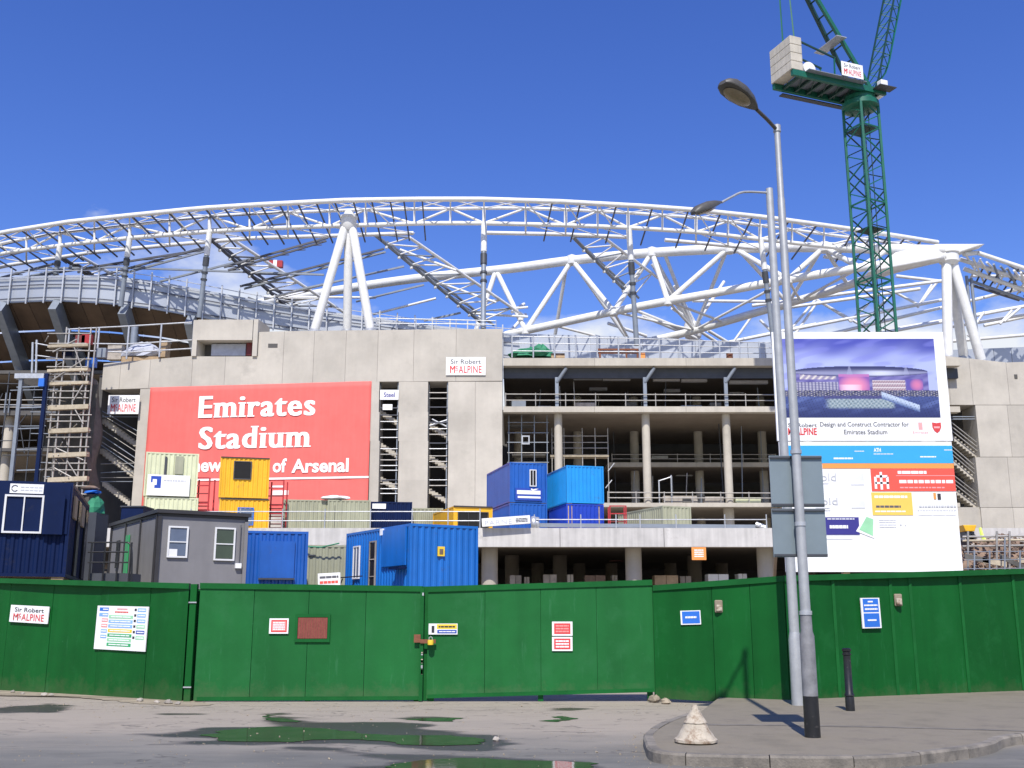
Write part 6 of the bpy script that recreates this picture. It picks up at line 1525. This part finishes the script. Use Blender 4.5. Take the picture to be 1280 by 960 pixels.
for x in (657, 767, 835, 985): q = on(bo1, Y1_, x); MB().lathe([(.1, -.6), (.5, -.45), (.54, 0), (.5, .45), (.1, .6)], 12, q).build('node', 'white_steel', mt, smooth=True)
# cluster of white struts where the inward trusses meet the arch
for a, ra, b, rb_ in ((815, 330, 865, 412), (822, 340, 868, 412), (843, 357, 872, 410), (795, 388, 862, 415), (840, 385, 875, 408), (860, 418, 905, 440), (872, 412, 912, 438), (885, 413, 930, 440), (850, 420, 820, 440), (866, 376, 960, 377), (640, 390, 655, 380), (640, 412, 657, 393), (867, 410, 905, 352), (760, 404, 808, 420), (803, 395, 852, 415)):
    member('cluster_strut', P(a, ra, 121), P(b, rb_, 124), .2, 'white_steel', mt, 10)
MB().lathe([(.2, -1.2), (1.0, -.9), (1.2, 0), (1.0, .9), (.2, 1.2)], 12, P(866, 413, 123)).build('node', 'white_steel', mt, smooth=True)
# tapering nose beyond the tripod
MB().prism([P(1085, 340, 103.2), P(1180, 322, 103.2), P(1232, 304.5, 103.2), P(1172, 304.5, 103.2), P(1120, 315, 103.2)], (0, 1.6, 0)).build('nose_plate', 'white_steel', mt, bevel=.12)
# far trusses seen through the roof
ft = thing('far_roof_truss', 'slender white roof trusses on the far side right of the arch', 'truss', P(1100, 400, 130))
for i, (a, ra, b, rb_) in enumerate(((940, 382, 1178, 351), (960, 388, 1150, 361), (930, 424, 1177, 375), (985, 430, 1280, 360), (1040, 428, 1280, 383), (1120, 411, 1290, 381), (1180, 410, 1290, 392), (1230, 407, 1290, 394), (1120, 345, 1180, 352), (900, 430, 1020, 405), (1150, 430, 1290, 418))):
    member('chord', P(a, ra, 126+i), P(b, rb_, 126+i), .22, 'white_steel', ft)
for a, ra, b, rb_ in ((1020, 374, 988, 412), (1023, 376, 995, 416), (1020, 374, 1065, 402), (1026, 378, 1072, 404), (1172, 352, 1150, 380), (1165, 356, 1147, 384), (1120, 366, 1150, 382), (1062, 402, 1085, 380), (950, 400, 975, 425), (940, 395, 915, 430), (1275, 385, 1255, 402), (1265, 388, 1250, 405), (1195, 385, 1180, 412), (1080, 404, 1110, 372), (1230, 390, 1210, 420)):
    member('web', P(a, ra, 128), P(b, rb_, 128), .17, 'white_steel', ft)
# roof edge beyond the right tripod
r2 = thing('roof_edge_truss', 'tangled white and grey roof edge right of the right tripod', 'truss', P(1240, 340, 106))
for i, (a, ra, b, rb_, m) in enumerate(((1205, 318, 1222, 316, 'white_steel'), (1222, 316, 1330, 352, 'white_steel'), (1200, 324, 1330, 366, 'white_steel'), (1205, 336, 1330, 380, 'white_steel'), (1210, 350, 1330, 392, 'grey_steel'), (1213, 356, 1274, 375, 'purlin_steel'), (1215, 345, 1300, 345, 'white_steel'), (1230, 372, 1300, 352, 'white_steel'), (1260, 330, 1330, 372, 'grey_steel'))):
    member('chord', P(a, ra, 104+i*.8), P(b, rb_, 105+i*.8), .24 if i < 4 else .16, m, r2)
rr = random.Random(4)
for i in range(13):
    x = 1208+i*8.5; y = 318+(x-1208)*.30; member('diagonal', P(x, y+2, 104.5), P(x+rr.uniform(8, 22), y+rr.uniform(18, 34), 108), .12, rr.choice(['white_steel', 'white_steel', 'grey_steel']), r2); member('diagonal', P(x+4, y+32, 108), P(x+rr.uniform(10, 26), y+rr.uniform(4, 18), 106), .1, rr.choice(['white_steel', 'purlin_steel']), r2)
for x, y0, y1 in ((1210, 345, 410), (1216, 348, 412)): member('prop', P(x-2, y0, 106), P(x+6, y1+15, 106), .16, 'grey_steel', r2)

# white tripods
def tripod(label, apex, feet, r, capw):
    t = thing('roof_tripod', label, 'tripod', P(feet[1][0], feet[1][1], feet[1][2]), 0, 'white roof tripods')
    A_ = P(*apex)
    for i, (x, y, Y) in enumerate(feet):
        e = P(x, y, Y); a_ = A_+Vector(((i-1)*.25, 0, 0)); MB().tube([e, lerp(e, a_, .03), lerp(e, a_, .97), a_], [r*.8, r, r, r*.85], 16).build('leg', 'white_steel', t, smooth=True)
        MB().lathe([(r*1.5, -.3), (r*1.5, -.05), (r*1.1, .12)], 16, e).build('foot_collar', 'galvanised', t, smooth=True)
    MB().lathe([(capw*.6, -.9), (capw, -.5), (capw, .35), (capw*1.15, .4), (capw*1.15, .6), (capw*.8, .7), (capw*.5, 1.2)], 20, A_).build('head_node', 'white_steel', t, smooth=True)
tripod('white steel tripod standing on the concrete core left of centre', (436, 278, 97.5), ((393, 413.5, 96.4), (434, 413.5, 99.5), (463, 412.5, 96.6)), .43, .76)
tripod('white steel tripod at the right carrying the arch truss', (1186, 322, 104), ((1185, 447, 103), (1205, 447, 108), (1227, 452, 104.5)), .5, 1.0)

# ================================================================== tower crane
CY = 80.0
cx = XP(1097, 410, CY)
cr = thing('tower_crane', 'green lattice luffing tower crane above the billboard', 'crane', (cx, CY, PODZ), R(27))
CM = W[cr.name]; zt = ZP(132, CY)-PODZ
def cm(n, p0, p1, r, m='crane_green', k=4): return member(n, CM @ Vector(p0), CM @ Vector(p1), r, m, cr, k)
hw = .98; nb = 17; bh = zt/nb
MB().box(-1.8, 1.8, -1.8, 1.8, 0, .6).build('base_block', 'counterweight', cr, CM)
for sx_ in (-1, 1):
    for sy_ in (-1, 1): cm('mast_leg', (sx_*hw, sy_*hw, .6), (sx_*hw, sy_*hw, zt), .135)
cor = [(-hw, -hw), (hw, -hw), (hw, hw), (-hw, hw)]
for i in range(nb):
    z0, z1 = max(.6, i*bh), (i+1)*bh
    for k in range(4):
        a, b = cor[k], cor[(k+1) % 4]; zm = (z0+z1)/2
        if i % 2: a, b = b, a
        cm('mast_brace', (*a, z0), (*b, zm), .062, 'crane_dark' if k in (1, 2) else 'crane_green'); cm('mast_brace', (*b, zm), (*a, z1), .062, 'crane_dark' if k in (1, 2) else 'crane_green')
        if i % 3 == 0: cm('mast_ring', (*cor[k], z1), (*cor[(k+1) % 4], z1), .08)
    if i % 4 == 3: MB().box(-.8, .8, -.8, .8, z1-.06, z1).build('rest_platform', 'crane_dark', cr, CM)
for s_ in (-.25, .25): cm('ladder_rail', (s_, -.55, .6), (s_, -.55, zt), .045, 'crane_dark')
MB().lathe([(1.15, -.5), (1.5, -.3), (1.5, .1), (1.25, .3), (1.25, .7)], 20, (0, 0, zt)).build('slew_ring', 'crane_green', cr, CM, smooth=True)
# slewing deck and counter jib point to the left and towards the street
dang = math.atan2(-2.0, -5.1)
DM = Matrix.Translation((cx, CY, PODZ+zt+.75)) @ Matrix.Rotation(dang, 4, 'Z')      # x along the counter jib
def dm(n, p0, p1, r, m='crane_green', k=4): return member(n, DM @ Vector(p0), DM @ Vector(p1), r, m, cr, k)
def db(n, x0, x1, y0, y1, z0, z1, m, **k): return MB().box(x0, x1, y0, y1, z0, z1).build(n, m, cr, DM, **k)
Lc = 7.7
for y in (-1.25, 1.25): db('deck_girder', -1.6, Lc, y-.14, y+.14, -.15, .35, 'crane_green')
for i in range(8): x = -1.2+i*(Lc+.8)/7.5; db('deck_cross_beam', x, x+.16, -1.1, 1.1, -.1, .2, 'crane_dark')
for i in range(6): x = -.6+i*Lc/6.4; dm('deck_brace', (x, -1.15, 0), (x+Lc/6.4, 1.15, 0), .06, 'crane_dark')
db('deck_plate', -1.5, Lc-1.4, -1.15, 1.15, .36, .42, 'grey_steel')
db('walkway', .8, Lc-1.2, 1.42, 1.9, .3, .36, 'grey_steel'); db('walkway', .2, Lc-1, -1.9, -1.42, -.3, -.2, 'dark_steel')
for i in range(4): x0 = Lc-1.0; db('counterweight_block', x0, x0+1.1, -1.4, 1.4, .36+i*.74, .36+(i+1)*.74-.025, 'counterweight', bevel=.04)
MB().lathe([(.2, -.6), (.58, -.6), (.6, -.5), (.6, .5), (.58, .6), (.2, .6)], 18, M=Matrix.Translation((Lc-2.3, 0, 1.25)) @ Matrix.Rotation(R(90), 4, 'X')).build('winch_drum', 'sign_white', cr, DM, smooth=True)
db('winch_frame', Lc-3.0, Lc-1.6, -.6, .6, .43, .8, 'grey_steel')
# A-frame
ah = 10.5
for y in (-.9, .9):
    dm('a_frame_leg', (-.4, y, .4), (5.6, y*.35, ah), .2, 'crane_green' if y > 0 else 'crane_dark')
    dm('a_frame_stay', (Lc-.9, y*.9, 1.0), (7.1, y*.6, ah+.5), .08, 'crane_green')
    dm('a_frame_tie', (Lc-1.15, y, .4), (Lc-1.15, y, 3.4), .08); dm('a_frame_tie', (Lc-1.15, y, 3.3), (3.0, y, 2.5), .09, 'crane_dark'); dm('a_frame_tie', (3.2, y, .4), (3.1, y, 2.6), .07)
for i in range(7): f_ = (i+1)/8; dm('a_frame_rung', (lerp(-.4, 5.6, f_), -.9*lerp(1, .35, f_), lerp(.4, ah, f_)), (lerp(-.4, 5.6, f_), .9*lerp(1, .35, f_), lerp(.4, ah, f_)), .07, 'crane_dark')
db('head_platform', 2.0, 3.0, -1.7, 1.3, 4.35, 4.42, 'galvanised')
# luffing jib, nearly upright, leaning away from the counter jib
jt = Vector((-7.0, 0, 20.0)); j0 = Vector((-1.1, 0, .4))
def jp(f_, s_, up): return lerp(j0, jt, f_)+Vector((-up*.85*min(1, f_*7), s_*.75, up*.0-.0))
nj = 16
for s_, up in ((-1, 0), (1, 0), (0, 1.5)):
    for i in range(nj): dm('jib_chord', jp(i/nj, s_, up), jp((i+1)/nj, s_, up), .085, 'crane_green' if up else 'crane_dark')
for i in range(nj):
    f0, f1 = i/nj, (i+1)/nj
    for s_ in (-1, 1): dm('jib_lacing', jp(f0, s_, 0), jp((f0+f1)/2, 0, 1.5), .04); dm('jib_lacing', jp((f0+f1)/2, 0, 1.5), jp(f1, s_, 0), .04)
    dm('jib_lacing', jp(f0, -1, 0), jp(f1, 1, 0), .04)
db('side_platform', -1.9, -.2, 1.42, 2.3, .1, .16, 'dark_steel'); db('operator_cab', -1.3, -.6, 1.45, 2.0, .17, .8, 'strip_white', bevel=.06)
for y in (-1.3,): dm('guard_rail', (-2.6, y, .4), (-2.6, y, 1.6), .03, 'galvanised'); dm('guard_rail', (-2.6, y, 1.5), (-.5, y, 1.5), .03, 'galvanised')
db('machine_box', -2.4, -1.5, -1.2, .2, .43, 1.2, 'sign_white', bevel=.05)
# contractor sign on the deck side
s = contractor_sign('white contractor sign on the crane counter jib', 1028, 1060, 88, 105, CY)
SM = DM @ Matrix(((-1, 0, 0, 3.35), (0, 0, 1, 1.98), (0, 1, 0, .38), (0, 0, 0, 1)))
for ch in list(s.root.children): reg(ch, SM @ s.M.inverted() @ W[ch.name], None)
reg(s.root, SM)
for ch in [c for c in bpy.data.objects if c.parent == s.root]: reg(ch, W[ch.name], s.root)
for u in (.1, .86): MB().box(u*s.w, (u+.04)*s.w, -.3, .4, -.09, -.025).build('bracket', 'dark_steel', s.root, SM)

rr = random.Random(31)
sd_ = thing('scaffold', 'shaded scaffold behind the timber lift tower at the left', 'scaffold', P(70, 640, 100))
for i in range(7): px = 4+i*17; x = XP(px, 540, 103); member('standard', (x, 103, PODZ), (x, 103, ZP(rr.uniform(465, 480), 103)), .06, 'dark_steel', sd_)  # dark tube colour stands for the shade at this edge
for i in range(20): r_ = 440+i*9; a = rr.uniform(-20, 60); member('ledger', P(a, r_+30, 102.9), P(a+rr.uniform(30, 75), r_+30+rr.uniform(-2, 2), 102.9), .05, rr.choice(['grey_steel', 'dark_steel', 'dark_steel']), sd_)
for i in range(7): a, r_ = rr.uniform(0, 90), rr.uniform(450, 600); member('brace', P(a, r_+25, 102.8), P(a+rr.uniform(-25, 25), r_+25+rr.uniform(20, 45), 102.8), .05, 'dark_steel', sd_)
for i in range(24):
    a = rr.uniform(60, 112); r_ = rr.uniform(420, 610); member('stray_tube', P(a, r_, 92.2), P(a+rr.uniform(-16, 16), r_+rr.uniform(-14, 14), 93.8), .045, 'scaffold_tube', st)
ORD = ['nearest', 'second', 'third', 'fourth', 'fifth', 'sixth', 'seventh', 'eighth', 'ninth', 'tenth', 'eleventh', 'twelfth', 'thirteenth', 'fourteenth']
for i in range(12):
    px = 640+i*28+rr.uniform(-8, 8); Y = rr.uniform(97, 104); x = XP(px, 490, Y); tag(member('steel_prop', (x, Y, zB_), (x+rr.uniform(-.2, .2), Y, ZP(rr.uniform(458, 470), 95)-.9), .05, rr.choice(['grey_steel', 'scaffold_tube', 'dark_steel']), None), 'thin steel prop on the upper open floor, %s from the concrete core' % ORD[i], 'prop', 'props on the upper open floor')
for i in range(9):
    px = 640+i*36+rr.uniform(-6, 6); Y = rr.uniform(97, 99); q0 = P(px, 505, Y); m_ = rr.choice(['timber', 'net_grey', 'rubble_pale', 'tarp_grey', 'grey_steel'])
    tag(MB().box(q0.x, q0.x+rr.uniform(1, 2.2), Y, Y+1, zB_+.003, zB_+rr.uniform(.4, 1.3)).build('material_stack', m_, bevel=.04), 'low stack of building material on the upper open floor, %s from the concrete core' % ORD[i], 'stack', 'material stacks on the upper open floor')
for i in range(12):
    px = 696+i*23+rr.uniform(-6, 6); Y = rr.uniform(98, 105); x = XP(px, 580, Y); tag(member('steel_prop', (x, Y, zD_), (x+rr.uniform(-.3, .3), Y, ZP(rr.choice([520, 583, 590]), 96)), .05, rr.choice(['grey_steel', 'scaffold_tube', 'dark_steel']), None), 'thin steel prop on the lower open floor, %s from the blue stacks' % ORD[i], 'prop', 'props on the lower open floor')
